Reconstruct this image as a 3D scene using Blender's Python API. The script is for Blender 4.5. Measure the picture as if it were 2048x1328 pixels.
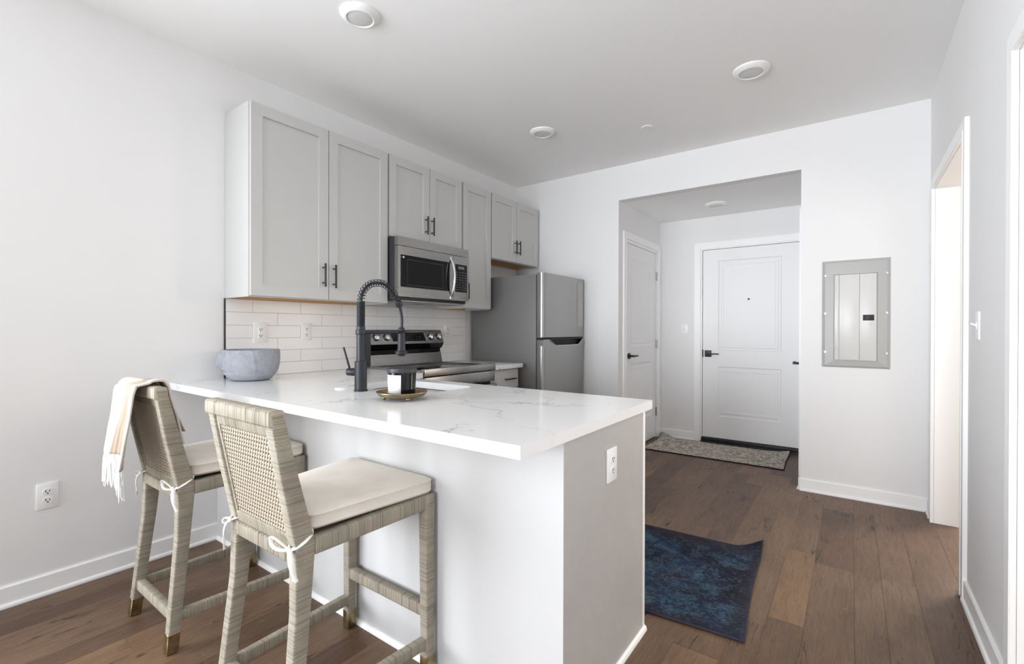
import bpy, bmesh, math, random
from mathutils import Vector, Matrix
from mathutils.geometry import tessellate_polygon

for o in list(bpy.data.objects):
    bpy.data.objects.remove(o, do_unlink=True)
sc = bpy.context.scene
COL = sc.collection
PI = math.pi
R = math.radians

# ------------------------------------------------------------------ camera
cam = bpy.data.cameras.new('camera')
cam.sensor_width = 36.0
cam.lens = 936.84 / 2048 * 36.0
cam.shift_y = -(664 - 662.58) / 2048
cam.shift_x = -0.2 / 2048
cam.clip_start = 0.05
camo = bpy.data.objects.new('camera', cam)
COL.objects.link(camo)
camo.matrix_world = (Matrix.Translation((2.9505, -0.948, 1.2014)) @ Matrix.Rotation(R(35.9932), 4, 'Z')
                     @ Matrix.Rotation(R(90 - 0.1974), 4, 'X') @ Matrix.Rotation(R(0.1397), 4, 'Z'))
sc.camera = camo

# ------------------------------------------------------------------ world, daylight, exposure
W = bpy.data.worlds.new('overcast_sky')
sc.world = W
W.use_nodes = True
wn = W.node_tree.nodes
wn['Background'].inputs[0].default_value = (0.93, 0.96, 1.0, 1)
wn['Background'].inputs[1].default_value = 0.3

vs = sc.view_settings
vs.view_transform = 'Standard'
vs.look = 'None'
vs.gamma = 1.0
vs.use_curve_mapping = False
vs.exposure = 0.075
sc.cycles.max_bounces = 24
sc.cycles.diffuse_bounces = 16
sc.cycles.glossy_bounces = 6
sc.cycles.sample_clamp_indirect = 6.0
sc.cycles.caustics_reflective = False
sc.cycles.caustics_refractive = False


def area(name, loc, direction, sx, sy, power, col=(1, 1, 1), spread=180):
    l = bpy.data.lights.new(name, 'AREA')
    l.shape = 'RECTANGLE'
    l.size, l.size_y = sx, sy
    l.energy = power
    l.color = col
    l.spread = R(spread)
    o = bpy.data.objects.new(name, l)
    COL.objects.link(o)
    o.location = loc
    o.rotation_euler = Vector(direction).to_track_quat('-Z', 'Y').to_euler()
    return o


# daylight through tall unseen windows added in the back wall behind the camera: sky light
# straight in
YB = -6.2
SKY = (0.915, 0.955, 1.0)
area('window_daylight', (2.45, YB - 0.13, 1.35), (0, 1, -0.02), 1.4, 2.0, 17, SKY, 90)
area('window_daylight', (0.80, YB - 0.13, 1.35), (0, 1, -0.02), 1.0, 2.0, 9.5, SKY, 45)
area('window_daylight', (2.45, YB - 0.13, 1.35), (0, 1, -0.02), 1.4, 2.0, 13, SKY, 45)
# unseen side window added in the left wall to brighten the right wall
area('side_window_daylight', (-0.13, -2.2, 1.46), (1, 0.8, 0), 2.1, 1.85, 114, SKY, 140)
# daylight in the next room, falling through the cased openings; the far one is warm
area('bedroom_daylight', (4.75, 4.10, 1.9), (-0.62, -0.85, -0.75), 0.9, 1.1, 75, (1.0, 0.90, 0.76))
area('bedroom_daylight', (5.3, 0.9, 1.5), (-1, 0, 0), 1.2, 1.5, 13, SKY)

# ------------------------------------------------------------------ materials
def srgb(*c):
    return tuple(((v / 255) / 12.92 if v / 255 <= .04045 else ((v / 255 + .055) / 1.055) ** 2.4) for v in c) + (1,)


class NT:
    def __init__(s, name):
        s.m = bpy.data.materials.new(name)
        s.m.use_nodes = True
        s.t = s.m.node_tree
        s.b = s.t.nodes['Principled BSDF']

    def n(s, typ, **kw):
        nd = s.t.nodes.new(typ)
        for k, v in kw.items():
            if k.startswith('i_'):
                key = k[2:].replace('_', ' ')
                nd.inputs[int(key) if key.isdigit() else key].default_value = v
            else:
                setattr(nd, k, v)
        return nd

    def l(s, a, b):
        s.t.links.new(a, b)

    def ramp(s, fac, stops, interp='LINEAR'):
        r = s.n('ShaderNodeValToRGB')
        r.color_ramp.interpolation = interp
        e = r.color_ramp.elements
        e[0].position, e[0].color = stops[0]
        e[1].position, e[1].color = stops[-1]
        for p, c in stops[1:-1]:
            x = e.new(p)
            x.color = c
        s.l(fac, r.inputs[0])
        return r.outputs[0]

    def mix(s, fac, a, b, mode='MIX'):
        m = s.n('ShaderNodeMix', data_type='RGBA', blend_type=mode)
        for v, i in ((fac, 0), (a, 6), (b, 7)):
            if isinstance(v, (int, float, tuple)):
                m.inputs[i].default_value = v
            else:
                s.l(v, m.inputs[i])
        return m.outputs[2]

    def math(s, op, a, b=None, c=None):
        m = s.n('ShaderNodeMath', operation=op)
        for i, v in enumerate((a, b, c)):
            if v is None:
                continue
            if isinstance(v, (int, float)):
                m.inputs[i].default_value = v
            else:
                s.l(v, m.inputs[i])
        return m.outputs[0]

    def bump(s, h, strength=.3, dist=.001):
        b = s.n('ShaderNodeBump')
        b.inputs['Strength'].default_value = strength
        b.inputs['Distance'].default_value = dist
        s.l(h, b.inputs['Height'])
        s.l(b.outputs[0], s.b.inputs['Normal'])

    def coords(s, which='Object', scale=None, rot=None):
        t = s.n('ShaderNodeTexCoord')
        if scale is None and rot is None:
            return t.outputs[which]
        mp = s.n('ShaderNodeMapping')
        if scale:
            mp.inputs['Scale'].default_value = scale
        if rot:
            mp.inputs['Rotation'].default_value = rot
        s.l(t.outputs[which], mp.inputs[0])
        return mp.outputs[0]

    def noise(s, vec, scale, detail=3, rough=.5, dist=0):
        n = s.n('ShaderNodeTexNoise')
        n.inputs['Scale'].default_value = scale
        n.inputs['Detail'].default_value = detail
        n.inputs['Roughness'].default_value = rough
        n.inputs['Distortion'].default_value = dist
        s.l(vec, n.inputs['Vector'])
        return n.outputs[0]


def paint(name, col, rough=.5, bump=.05, spec=.5, metal=0.0, scale=180):
    t = NT(name)
    t.b.inputs['Base Color'].default_value = col
    t.b.inputs['Roughness'].default_value = rough
    t.b.inputs['Metallic'].default_value = metal
    t.b.inputs['Specular IOR Level'].default_value = spec
    v = t.coords()
    n = t.noise(v, scale, 2)
    c = t.mix(t.math('MULTIPLY', n, .06), col, tuple(x * .9 for x in col[:3]) + (1,))
    t.l(c, t.b.inputs['Base Color'])
    if bump:
        t.bump(n, bump, .0006)
    return t.m


M = {}
M['wall'] = paint('wall_paint', (.825, .825, .827, 1), .75, .10, .25)
M['ceiling'] = paint('ceiling_paint', (.93, .93, .925, 1), .85, .12, .2)
M['trim'] = paint('trim_paint', (.93, .93, .93, 1), .38, .02)
M['door'] = paint('door_paint', (.88, .88, .885, 1), .42, .03)
M['cab'] = paint('cabinet_paint', (.57, .57, .56, 1), .42, .02)
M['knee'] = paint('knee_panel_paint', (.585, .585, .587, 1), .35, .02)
M['white_plastic'] = paint('white_plastic', (.88, .88, .88, 1), .3, 0)
M['fixture'] = paint('white_lamp_metal', (.88, .88, .87, 1), .35, 0)
M['dark'] = paint('dark_slot', (.02, .02, .02, 1), .6, 0)
M['black'] = paint('matte_black_metal', (.022, .022, .025, 1), .38, 0, .5)
M['faucet'] = paint('matte_black_faucet', (.014, .016, .022, 1), .40, 0, .4)
M['black_gloss'] = paint('black_glass', (.006, .006, .007, 1), .07, 0, .28)
M['black_side'] = paint('black_appliance_steel', (.025, .026, .03, 1), .4, 0)
M['cushion_tie'] = paint('cotton_tape', (.86, .84, .80, 1), .9, .3, .1, scale=900)
M['wax'] = paint('candle_wax', (.8, .76, .66, 1), .5, 0)
M['blanket_edge'] = paint('beige_blanket', srgb(172, 157, 141), .95, .4, .1, scale=500)
M['fringe'] = paint('white_fringe_yarn', (.88, .88, .89, 1), .95, .2, .1, scale=900)
M['rug_back'] = paint('rug_binding_blue', srgb(62, 62, 76), .95, .3, .1, scale=600)
M['rug_back2'] = paint('rug_binding_dark', srgb(38, 38, 46), .95, .3, .1, scale=600)
M['panel_grey'] = paint('grey_enamel', srgb(176, 176, 174), .35, .03, .5)
M['panel_light'] = paint('pale_grey_enamel', srgb(212, 212, 210), .28, .03, .6)
M['chrome'] = paint('bright_chrome', (.75, .75, .76, 1), .12, 0, .5, 1.0)
M['nickel'] = paint('satin_nickel', (.45, .44, .42, 1), .35, 0, .5, 1.0)
M['wood_raw'] = paint('raw_maple', srgb(214, 176, 126), .6, .1, scale=60)
M['lens'] = paint('frosted_lens', (.70, .70, .69, 1), .4, 0)
M['display_text'] = paint('grey_print', srgb(120, 122, 126), .5, 0)
M['rubber'] = paint('dark_threshold', srgb(38, 37, 38), .5, .05)
M['sheet'] = paint('paper_sheet_grey', srgb(178, 178, 175), .45, 0)
M['sticker'] = paint('white_sticker', (.85, .85, .85, 1), .5, 0)


def steel(name, col, rough, axis):
    t = NT(name)
    t.b.inputs['Metallic'].default_value = 1.0
    sc_ = {'x': (3, 400, 400), 'y': (400, 3, 400), 'z': (400, 400, 3)}[axis]
    n = t.noise(t.coords(scale=sc_), 1.0, 2, .6)
    big = t.noise(t.coords(), 3.0, 2, .5)
    c = t.mix(t.math('MULTIPLY', n, .05), col, tuple(x * .78 for x in col[:3]) + (1,))
    t.l(c, t.b.inputs['Base Color'])
    t.l(t.math('ADD', t.math('MULTIPLY', n, .04), t.math('ADD', t.math('MULTIPLY', big, .06), rough - .08)), t.b.inputs['Roughness'])
    return t.m


M['steel'] = steel('brushed_steel', (.37, .362, .352, 1), .30, 'y')
M['steel_v'] = steel('brushed_steel_upright', (.40, .395, .385, 1), .33, 'z')
M['steel_x'] = steel('sink_steel', (.55, .55, .55, 1), .3, 'x')
M['fridge_side'] = paint('grey_textured_side', srgb(112, 111, 110), .45, .25, .5, 0, 320)


def quartz():
    t = NT('white_quartz')
    v = t.coords()
    d = t.noise(v, 2.2, 4, .6)
    dd = t.n('ShaderNodeVectorMath', operation='SCALE')
    nz = t.n('ShaderNodeTexNoise')
    nz.inputs['Scale'].default_value = 2.4
    nz.inputs['Detail'].default_value = 7
    nz.inputs['Roughness'].default_value = .62
    t.l(v, nz.inputs['Vector'])
    t.l(nz.outputs['Color'], dd.inputs[0])
    dd.inputs['Scale'].default_value = .75
    ad = t.n('ShaderNodeVectorMath', operation='ADD')
    t.l(v, ad.inputs[0]); t.l(dd.outputs[0], ad.inputs[1])
    vo = t.n('ShaderNodeTexVoronoi', feature='DISTANCE_TO_EDGE')
    vo.inputs['Scale'].default_value = 1.35
    t.l(ad.outputs[0], vo.inputs['Vector'])
    vein = t.ramp(vo.outputs['Distance'], [(0, (1, 1, 1, 1)), (.004, (.6, .6, .6, 1)), (.010, (.10, .10, .10, 1)), (.03, (0, 0, 0, 1))])
    gate = t.ramp(t.noise(v, 1.9, 3, .6), [(.42, (0, 0, 0, 1)), (.60, (1, 1, 1, 1))])
    fac = t.math('MULTIPLY', t.math('MULTIPLY', vein, gate), .60)
    base = t.mix(t.math('MULTIPLY', d, .10), (.86, .86, .86, 1), (.76, .76, .765, 1))
    c = t.mix(fac, base, srgb(128, 126, 128))
    t.l(c, t.b.inputs['Base Color'])
    t.b.inputs['Roughness'].default_value = .16
    return t.m


M['quartz'] = quartz()


def tile_mat():
    t = NT('white_subway_tile')
    v = t.coords()
    sep = t.n('ShaderNodeSeparateXYZ'); t.l(v, sep.inputs[0])
    n = t.noise(v, 14, 2)
    c = t.mix(t.math('MULTIPLY', n, .25), (.89, .888, .885, 1), (.85, .847, .843, 1))
    t.l(c, t.b.inputs['Base Color'])
    t.b.inputs['Roughness'].default_value = .16
    t.bump(t.noise(v, 22, 2), .12, .002)
    return t.m


M['tile'] = tile_mat()
M['grout'] = paint('grey_grout', srgb(196, 194, 192), .9, .2, .1)


def oak():
    t = NT('oak_planks')
    at = t.n('ShaderNodeAttribute', attribute_name='plank')
    sp = t.n('ShaderNodeSeparateColor'); t.l(at.outputs['Color'], sp.inputs[0])
    v = t.coords()
    # offset every plank in the noise space
    off = t.n('ShaderNodeVectorMath', operation='SCALE'); off.inputs['Scale'].default_value = 37.0
    t.l(at.outputs['Color'], off.inputs[0])
    ad = t.n('ShaderNodeVectorMath', operation='ADD'); t.l(v, ad.inputs[0]); t.l(off.outputs[0], ad.inputs[1])
    def m(scale):
        mp = t.n('ShaderNodeMapping'); mp.inputs['Scale'].default_value = scale
        t.l(ad.outputs[0], mp.inputs[0]); return mp.outputs[0]
    tone = t.ramp(sp.outputs[0], [(0, srgb(92, 69, 54)), (.3, srgb(104, 81, 63)), (.7, srgb(113, 89, 69)), (1, srgb(131, 103, 76))])
    grain = t.noise(m((26, 1.6, 1)), 4.0, 6, .62, 1.2)
    g = t.ramp(grain, [(.30, (.74, .72, .71, 1)), (.52, (1, 1, 1, 1)), (.72, (1.12, 1.11, 1.10, 1))])
    c = t.mix(1.0, tone, g, 'MULTIPLY')
    fine = t.noise(m((260, 9, 1)), 3.0, 2, .6)
    c = t.mix(1.0, c, t.ramp(fine, [(.3, (.80, .79, .78, 1)), (.6, (1.06, 1.06, 1.06, 1))]), 'MULTIPLY')
    cloud = t.noise(m((3.2, 1.3, 1)), 2.0, 3, .6)
    c = t.mix(1.0, c, t.ramp(cloud, [(.3, (.80, .78, .77, 1)), (.6, (1.08, 1.08, 1.08, 1))]), 'MULTIPLY')
    # knots
    vo = t.n('ShaderNodeTexVoronoi'); vo.inputs['Scale'].default_value = 1.0
    t.l(m((5.2, 2.6, .1)), vo.inputs['Vector'])
    kn = t.ramp(vo.outputs['Distance'], [(0, (.34, .30, .28, 1)), (.05, (.60, .56, .53, 1)), (.15, (1, 1, 1, 1))])
    c = t.mix(.8, c, kn, 'MULTIPLY')
    # cracks along the grain
    cr = t.noise(m((15, 1.3, 1)), 1.0, 3, .55, .9)
    gate = t.noise(m((9, 3.2, 1)), 1.0, 1, .5)
    line = t.ramp(t.math('ABSOLUTE', t.math('SUBTRACT', cr, .5)), [(0, (1, 1, 1, 1)), (.007, (.7, .7, .7, 1)), (.012, (0, 0, 0, 1))])
    gg = t.ramp(gate, [(.57, (0, 0, 0, 1)), (.61, (1, 1, 1, 1))])
    c = t.mix(t.math('MULTIPLY', t.math('MULTIPLY', line, gg), .95), c, srgb(30, 22, 18))
    # pale scuffs
    sf = t.ramp(t.noise(m((6, 30, 1)), 2.2, 4, .7), [(.64, (0, 0, 0, 1)), (.76, (1, 1, 1, 1))])
    c = t.mix(t.math('MULTIPLY', sf, .34), c, srgb(176, 158, 142))
    t.l(c, t.b.inputs['Base Color'])
    t.l(t.ramp(grain, [(.2, (.50, .50, .50, 1)), (.8, (.40, .40, .40, 1))]), t.b.inputs['Roughness'])
    t.b.inputs['Specular IOR Level'].default_value = .4
    t.bump(fine, .22, .0006)
    return t.m


M['oak'] = oak()
M['oak_gap'] = paint('plank_gap', srgb(122, 101, 83), .9, 0, .1)


def wicker(name, tint):
    t = NT(name)
    uv = t.n('ShaderNodeUVMap', uv_map='UVMap')
    sep = t.n('ShaderNodeSeparateXYZ'); t.l(uv.outputs[0], sep.inputs[0])
    k = t.math('MULTIPLY', sep.outputs[1], 1 / .0038)
    # the wrap is a little slanted, so strand boundaries wander with u
    idx = t.math('FLOOR', k)
    wn_ = t.n('ShaderNodeTexWhiteNoise', noise_dimensions='2D')
    cmb = t.n('ShaderNodeCombineXYZ'); t.l(idx, cmb.inputs[0]); t.l(t.math('FLOOR', sep.outputs[2] if False else t.math('MULTIPLY', sep.outputs[0], 1.0)), cmb.inputs[1])
    t.l(cmb.outputs[0], wn_.inputs['Vector'])
    col = t.ramp(wn_.outputs['Value'], [(0, srgb(146, 138, 124)), (.15, srgb(160, 153, 139)), (.40, srgb(172, 165, 150)), (.65, srgb(163, 159, 145)), (.85, srgb(178, 168, 153)), (.95, srgb(168, 154, 139)), (1, srgb(152, 138, 124))])
    fr = t.math('FRACT', k)
    edge = t.ramp(t.math('ABSOLUTE', t.math('SUBTRACT', fr, .5)), [(.26, (1, 1, 1, 1)), (.5, (.26, .24, .22, 1))])
    c = t.mix(1.0, col, edge, 'MULTIPLY')
    big = t.noise(t.coords(), 16, 3)
    c = t.mix(1.0, c, t.ramp(big, [(.3, (.86, .86, .86, 1)), (.65, (1.06, 1.05, 1.03, 1))]), 'MULTIPLY')
    c = t.mix(1.0, c, tint, 'MULTIPLY')
    t.l(c, t.b.inputs['Base Color'])
    t.b.inputs['Roughness'].default_value = .6
    t.b.inputs['Specular IOR Level'].default_value = .3
    h = t.math('SINE', t.math('MULTIPLY', fr, PI))
    t.bump(h, .5, .0012)
    return t.m


M['wicker'] = wicker('wrapped_rattan', (1, 1, 1, 1))
M['cane'] = paint('woven_cane', srgb(176, 166, 150), .6, .4, .3, 0, 300)


def brass():
    t = NT('aged_brass')
    n = t.noise(t.coords(), 30, 4, .6)
    t.l(t.ramp(n, [(.3, srgb(116, 100, 74)), (.6, srgb(160, 141, 106)), (.8, srgb(188, 171, 136))]), t.b.inputs['Base Color'])
    t.b.inputs['Metallic'].default_value = .9
    t.b.inputs['Roughness'].default_value = .33
    return t.m


M['brass'] = brass()


def fabric(name, col, col2, scale=420, r=.9, bumpd=.0008):
    t = NT(name)
    v = t.coords()
    n = t.noise(t.coords(scale=(1, .12, 1)), scale, 2)
    n2 = t.noise(v, 12, 3)
    c = t.mix(n, col, col2)
    c = t.mix(1.0, c, t.ramp(n2, [(.3, (.93, .93, .93, 1)), (.7, (1.03, 1.03, 1.03, 1))]), 'MULTIPLY')
    t.l(c, t.b.inputs['Base Color'])
    t.b.inputs['Roughness'].default_value = r
    t.b.inputs['Specular IOR Level'].default_value = .15
    t.b.inputs['Sheen Weight'].default_value = .2
    t.bump(n, .35, bumpd)
    return t.m


M['linen'] = fabric('cream_linen', srgb(230, 223, 213), srgb(215, 207, 196))
M['blanket'] = fabric('ivory_blanket', srgb(216, 208, 198), srgb(200, 191, 180), 300)


def stone():
    t = NT('grey_stone')
    v = t.coords()
    n = t.noise(v, 24, 6, .75)
    n2 = t.noise(v, 420, 2)
    c = t.ramp(n, [(.25, srgb(140, 144, 151)), (.5, srgb(156, 160, 168)), (.75, srgb(172, 176, 183))])
    c = t.mix(1.0, c, t.ramp(n2, [(.3, (.82, .82, .84, 1)), (.55, (1.04, 1.04, 1.04, 1))]), 'MULTIPLY')
    t.l(c, t.b.inputs['Base Color'])
    t.b.inputs['Roughness'].default_value = .8
    t.bump(n2, .5, .0015)
    return t.m


M['stone'] = stone()


def rug_blue():
    t = NT('blue_distressed_pile')
    v = t.coords()
    n = t.noise(v, 11, 8, .75, .8)
    f = t.noise(t.coords(scale=(1, 1.7, 1)), 70, 5, .8)
    big = t.noise(v, 3.6, 4, .65)
    base = t.ramp(big, [(.34, srgb(28, 28, 36)), (.46, srgb(36, 40, 58)), (.58, srgb(38, 56, 80)), (.72, srgb(48, 44, 52))])
    hi = t.ramp(big, [(.34, srgb(76, 84, 92)), (.55, srgb(88, 116, 132)), (.75, srgb(110, 104, 108))])
    fac = t.ramp(t.math('ADD', t.math('MULTIPLY', n, .45), t.math('MULTIPLY', f, .55)), [(.48, (0, 0, 0, 1)), (.60, (1, 1, 1, 1))])
    c = t.mix(t.math('MULTIPLY', fac, .78), base, hi)
    # brown border bands, set in from the edge
    sep = t.n('ShaderNodeSeparateXYZ'); t.l(v, sep.inputs[0])
    ex = t.math('SUBTRACT', .76, t.math('ABSOLUTE', sep.outputs[0]))
    ey = t.math('SUBTRACT', .43, t.math('ABSOLUTE', sep.outputs[1]))
    e = t.math('ADD', t.math('MINIMUM', ex, ey), t.math('MULTIPLY', t.math('SUBTRACT', n, .5), .08))
    bd = t.ramp(e, [(.05, (.62, .62, .62, 1)), (.10, (0, 0, 0, 1))])
    c = t.mix(bd, c, srgb(50, 44, 48))
    t.l(c, t.b.inputs['Base Color'])
    t.b.inputs['Roughness'].default_value = .95
    t.b.inputs['Specular IOR Level'].default_value = .1
    t.bump(f, .6, .002)
    return t.m


def rug_grey():
    t = NT('faded_oriental_pile')
    v = t.coords()
    f = t.noise(t.coords(scale=(1, 1.6, 1)), 34, 5, .8)
    n = t.noise(v, 9, 5, .7, 1.5)
    base = t.ramp(n, [(.3, srgb(186, 186, 186)), (.48, srgb(214, 206, 194)), (.62, srgb(200, 182, 160)), (.8, srgb(218, 216, 212))])
    fac = t.ramp(f, [(.44, (1, 1, 1, 1)), (.54, (0, 0, 0, 1))])
    c = t.mix(t.math('MULTIPLY', fac, .72), base, srgb(74, 70, 70))
    t.l(c, t.b.inputs['Base Color'])
    # medallion rings
    mp = t.coords(scale=(1.9, 3.2, 1))
    ln = t.n('ShaderNodeVectorMath', operation='LENGTH'); t.l(mp, ln.inputs[0])
    w = t.math('SINE', t.math('MULTIPLY', t.math('ADD', ln.outputs['Value'], t.math('MULTIPLY', n, .25)), 26.0))
    ring = t.ramp(w, [(.6, (0, 0, 0, 1)), (.9, (1, 1, 1, 1))])
    c = t.mix(t.math('MULTIPLY', ring, .35), c, srgb(92, 84, 78))
    t.l(c, t.b.inputs['Base Color'])
    t.b.inputs['Roughness'].default_value = .95
    t.b.inputs['Specular IOR Level'].default_value = .1
    t.bump(f, .6, .002)
    return t.m


M['rug_blue'] = rug_blue()
M['rug_grey'] = rug_grey()


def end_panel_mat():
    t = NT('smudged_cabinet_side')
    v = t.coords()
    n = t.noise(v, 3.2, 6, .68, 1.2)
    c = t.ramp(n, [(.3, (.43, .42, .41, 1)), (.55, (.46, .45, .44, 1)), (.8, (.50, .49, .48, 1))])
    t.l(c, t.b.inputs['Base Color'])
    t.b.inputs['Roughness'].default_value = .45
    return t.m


M['end_panel'] = end_panel_mat()

# ------------------------------------------------------------------ mesh helpers
class B:
    def __init__(s):
        s.bm = bmesh.new()
        s.uv = s.bm.loops.layers.uv.new('UVMap')

    def _add(s, tmp):
        me = bpy.data.meshes.new('tmp')
        tmp.to_mesh(me)
        s.bm.from_mesh(me)
        tmp.free()
        bpy.data.meshes.remove(me)
        return s

    def box(s, x0, x1, y0, y1, z0, z1, bev=0, seg=2, mat=None):
        t = bmesh.new()
        r = bmesh.ops.create_cube(t, size=1)
        c = Vector(((x0 + x1) / 2, (y0 + y1) / 2, (z0 + z1) / 2))
        for v in t.verts:
            v.co = Vector((v.co.x * (x1 - x0), v.co.y * (y1 - y0), v.co.z * (z1 - z0))) + c
        if bev:
            bmesh.ops.bevel(t, geom=list(t.edges), offset=bev, segments=seg, profile=.5, affect='EDGES')
        if mat is not None:
            bmesh.ops.transform(t, matrix=mat, verts=t.verts)
        return s._add(t)

    def cyl(s, p0, p1, r, r1=None, seg=24, bev=0):
        p0, p1 = Vector(p0), Vector(p1)
        t = bmesh.new()
        d = p1 - p0
        bmesh.ops.create_cone(t, cap_ends=True, segments=seg, radius1=r, radius2=r if r1 is None else r1, depth=d.length)
        if bev:
            es = [e for e in t.edges if any(len(f.verts) > 4 for f in e.link_faces)]
            bmesh.ops.bevel(t, geom=es, offset=bev, segments=2, profile=.5, affect='EDGES')
        q = d.to_track_quat('Z', 'Y').to_matrix().to_4x4()
        bmesh.ops.transform(t, matrix=Matrix.Translation((p0 + p1) / 2) @ q, verts=t.verts)
        return s._add(t)

    def sphere(s, c, r, sc_=(1, 1, 1), seg=20):
        t = bmesh.new()
        bmesh.ops.create_uvsphere(t, u_segments=seg, v_segments=seg // 2 + 2, radius=r)
        for v in t.verts:
            v.co = Vector((v.co.x * sc_[0], v.co.y * sc_[1], v.co.z * sc_[2])) + Vector(c)
        return s._add(t)

    def lathe(s, c, prof, seg=48, sx=1, sy=1):
        c = Vector(c)
        rings = []
        for r, z in prof:
            if r < 1e-6:
                rings.append([s.bm.verts.new(c + Vector((0, 0, z)))])
            else:
                rings.append([s.bm.verts.new(c + Vector((r * sx * math.cos(2 * PI * i / seg), r * sy * math.sin(2 * PI * i / seg), z))) for i in range(seg)])
        for a, b in zip(rings, rings[1:]):
            for i in range(seg):
                j = (i + 1) % seg
                if len(a) == 1 and len(b) == 1:
                    continue
                if len(a) == 1:
                    s.bm.faces.new((a[0], b[j], b[i]))
                elif len(b) == 1:
                    s.bm.faces.new((a[i], a[j], b[0]))
                else:
                    s.bm.faces.new((a[i], a[j], b[j], b[i]))
        return s

    def tube(s, pts, r, seg=10, flat=1.0, closed=False, cap=True):
        pts = [Vector(p) for p in pts]
        n = len(pts)
        rr = r if isinstance(r, (list, tuple)) else [r] * n
        up = Vector((0, 0, 1))
        prev = None
        rings = []
        for i, p in enumerate(pts):
            a = pts[(i - 1) % n] if (closed or i > 0) else p
            b = pts[(i + 1) % n] if (closed or i < n - 1) else p
            t = (b - a).normalized()
            if prev is None:
                x = t.cross(up)
                if x.length < 1e-3:
                    x = t.cross(Vector((1, 0, 0)))
                x.normalize()
            else:
                x = (prev - t * prev.dot(t)).normalized()
            prev = x
            y = t.cross(x)
            rings.append([s.bm.verts.new(p + x * (rr[i] * math.cos(2 * PI * k / seg)) + y * (rr[i] * flat * math.sin(2 * PI * k / seg))) for k in range(seg)])
        m = n if closed else n - 1
        for i in range(m):
            a, b = rings[i], rings[(i + 1) % n]
            for k in range(seg):
                j = (k + 1) % seg
                s.bm.faces.new((a[k], a[j], b[j], b[k]))
        if cap and not closed:
            s.bm.faces.new(list(reversed(rings[0])))
            s.bm.faces.new(rings[-1])
        return s

    def wrapped(s, sts, pitch=.0038, amp=.0006, rad=.28, seed=0):
        """a rattan-wrapped bar: stations (centre, half A vector, half B vector), interpolated, one ridge per strand"""
        rnd = random.Random(seed)
        sts = [tuple(Vector(q) for q in st) for st in sts]
        L = [0]
        for a, b in zip(sts, sts[1:]):
            L.append(L[-1] + (b[0] - a[0]).length)
        n = max(2, int(round(L[-1] / pitch)))
        ring2 = []
        for cx_, cy_, a0 in ((1, 1, 0), (-1, 1, 90), (-1, -1, 180), (1, -1, 270)):
            for da in (0, 45, 90):
                a = R(a0 + da)
                ring2.append((cx_ * (1 - rad) + rad * math.cos(a), cy_ * (1 - rad) + rad * math.sin(a)))
        prev = None
        first = None
        nr = len(ring2)
        for i in range(2 * n + 1):
            d = L[-1] * i / (2 * n)
            k = 0
            while k < len(L) - 2 and d > L[k + 1]:
                k += 1
            f = (d - L[k]) / (L[k + 1] - L[k])
            c, a, b = (sts[k][q].lerp(sts[k + 1][q], f) for q in range(3))
            g = amp if i % 2 else -amp * .6
            g += rnd.uniform(-.00015, .00015)
            aa = a * (1 + g / a.length)
            bb = b * (1 + g / b.length)
            ring = [s.bm.verts.new(c + aa * u + bb * v) for u, v in ring2]
            if prev:
                for q in range(nr):
                    j = (q + 1) % nr
                    f_ = s.bm.faces.new((prev[q], prev[j], ring[j], ring[q]))
                    vv = ((i - 1) / 2 * pitch + 1e-5, i / 2 * pitch + 1e-5)
                    for lp, (uu, w) in zip(f_.loops, ((q, 0), (q + 1, 0), (q + 1, 1), (q, 1))):
                        lp[s.uv].uv = ((uu / nr) * .9 + seed, vv[w])
            else:
                first = ring
            prev = ring
        for rg, fl in ((first, True), (prev, False)):
            f_ = s.bm.faces.new(list(reversed(rg)) if fl else rg)
            for lp in f_.loops:
                lp[s.uv].uv = (seed + .5, .5 * pitch)
        return s

    def poly(s, pts, extr):
        """planar outline (list of 3D points) extruded by a vector"""
        e = Vector(extr)
        a = [s.bm.verts.new(Vector(p)) for p in pts]
        b = [s.bm.verts.new(Vector(p) + e) for p in pts]
        s.bm.faces.new(list(reversed(a)))
        s.bm.faces.new(b)
        for i in range(len(pts)):
            j = (i + 1) % len(pts)
            s.bm.faces.new((a[i], a[j], b[j], b[i]))
        return s

    def holed(s, outer, holes, to3, extr):
        """2D outline with holes; to3 maps (u,v) to a point; extruded by vector"""
        e = Vector(extr)
        loops = [outer] + holes
        flat = [p for lp in loops for p in lp]
        tris = tessellate_polygon([[Vector((p[0], p[1], 0)) for p in lp] for lp in loops])
        A = [s.bm.verts.new(Vector(to3(*p))) for p in flat]
        C_ = [s.bm.verts.new(Vector(to3(*p)) + e) for p in flat]
        for t in tris:
            try:
                s.bm.faces.new([A[i] for i in t])
                s.bm.faces.new([C_[i] for i in reversed(t)])
            except ValueError:
                pass
        k = 0
        for lp in loops:
            n = len(lp)
            for i in range(n):
                j = (i + 1) % n
                s.bm.faces.new((A[k + i], A[k + j], C_[k + j], C_[k + i]))
            k += n
        return s

    def surf(s, fn, nu, nv, thick=0):
        g = [[s.bm.verts.new(Vector(fn(i / nu, j / nv))) for j in range(nv + 1)] for i in range(nu + 1)]
        for i in range(nu):
            for j in range(nv):
                s.bm.faces.new((g[i][j], g[i + 1][j], g[i + 1][j + 1], g[i][j + 1]))
        return s

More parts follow.
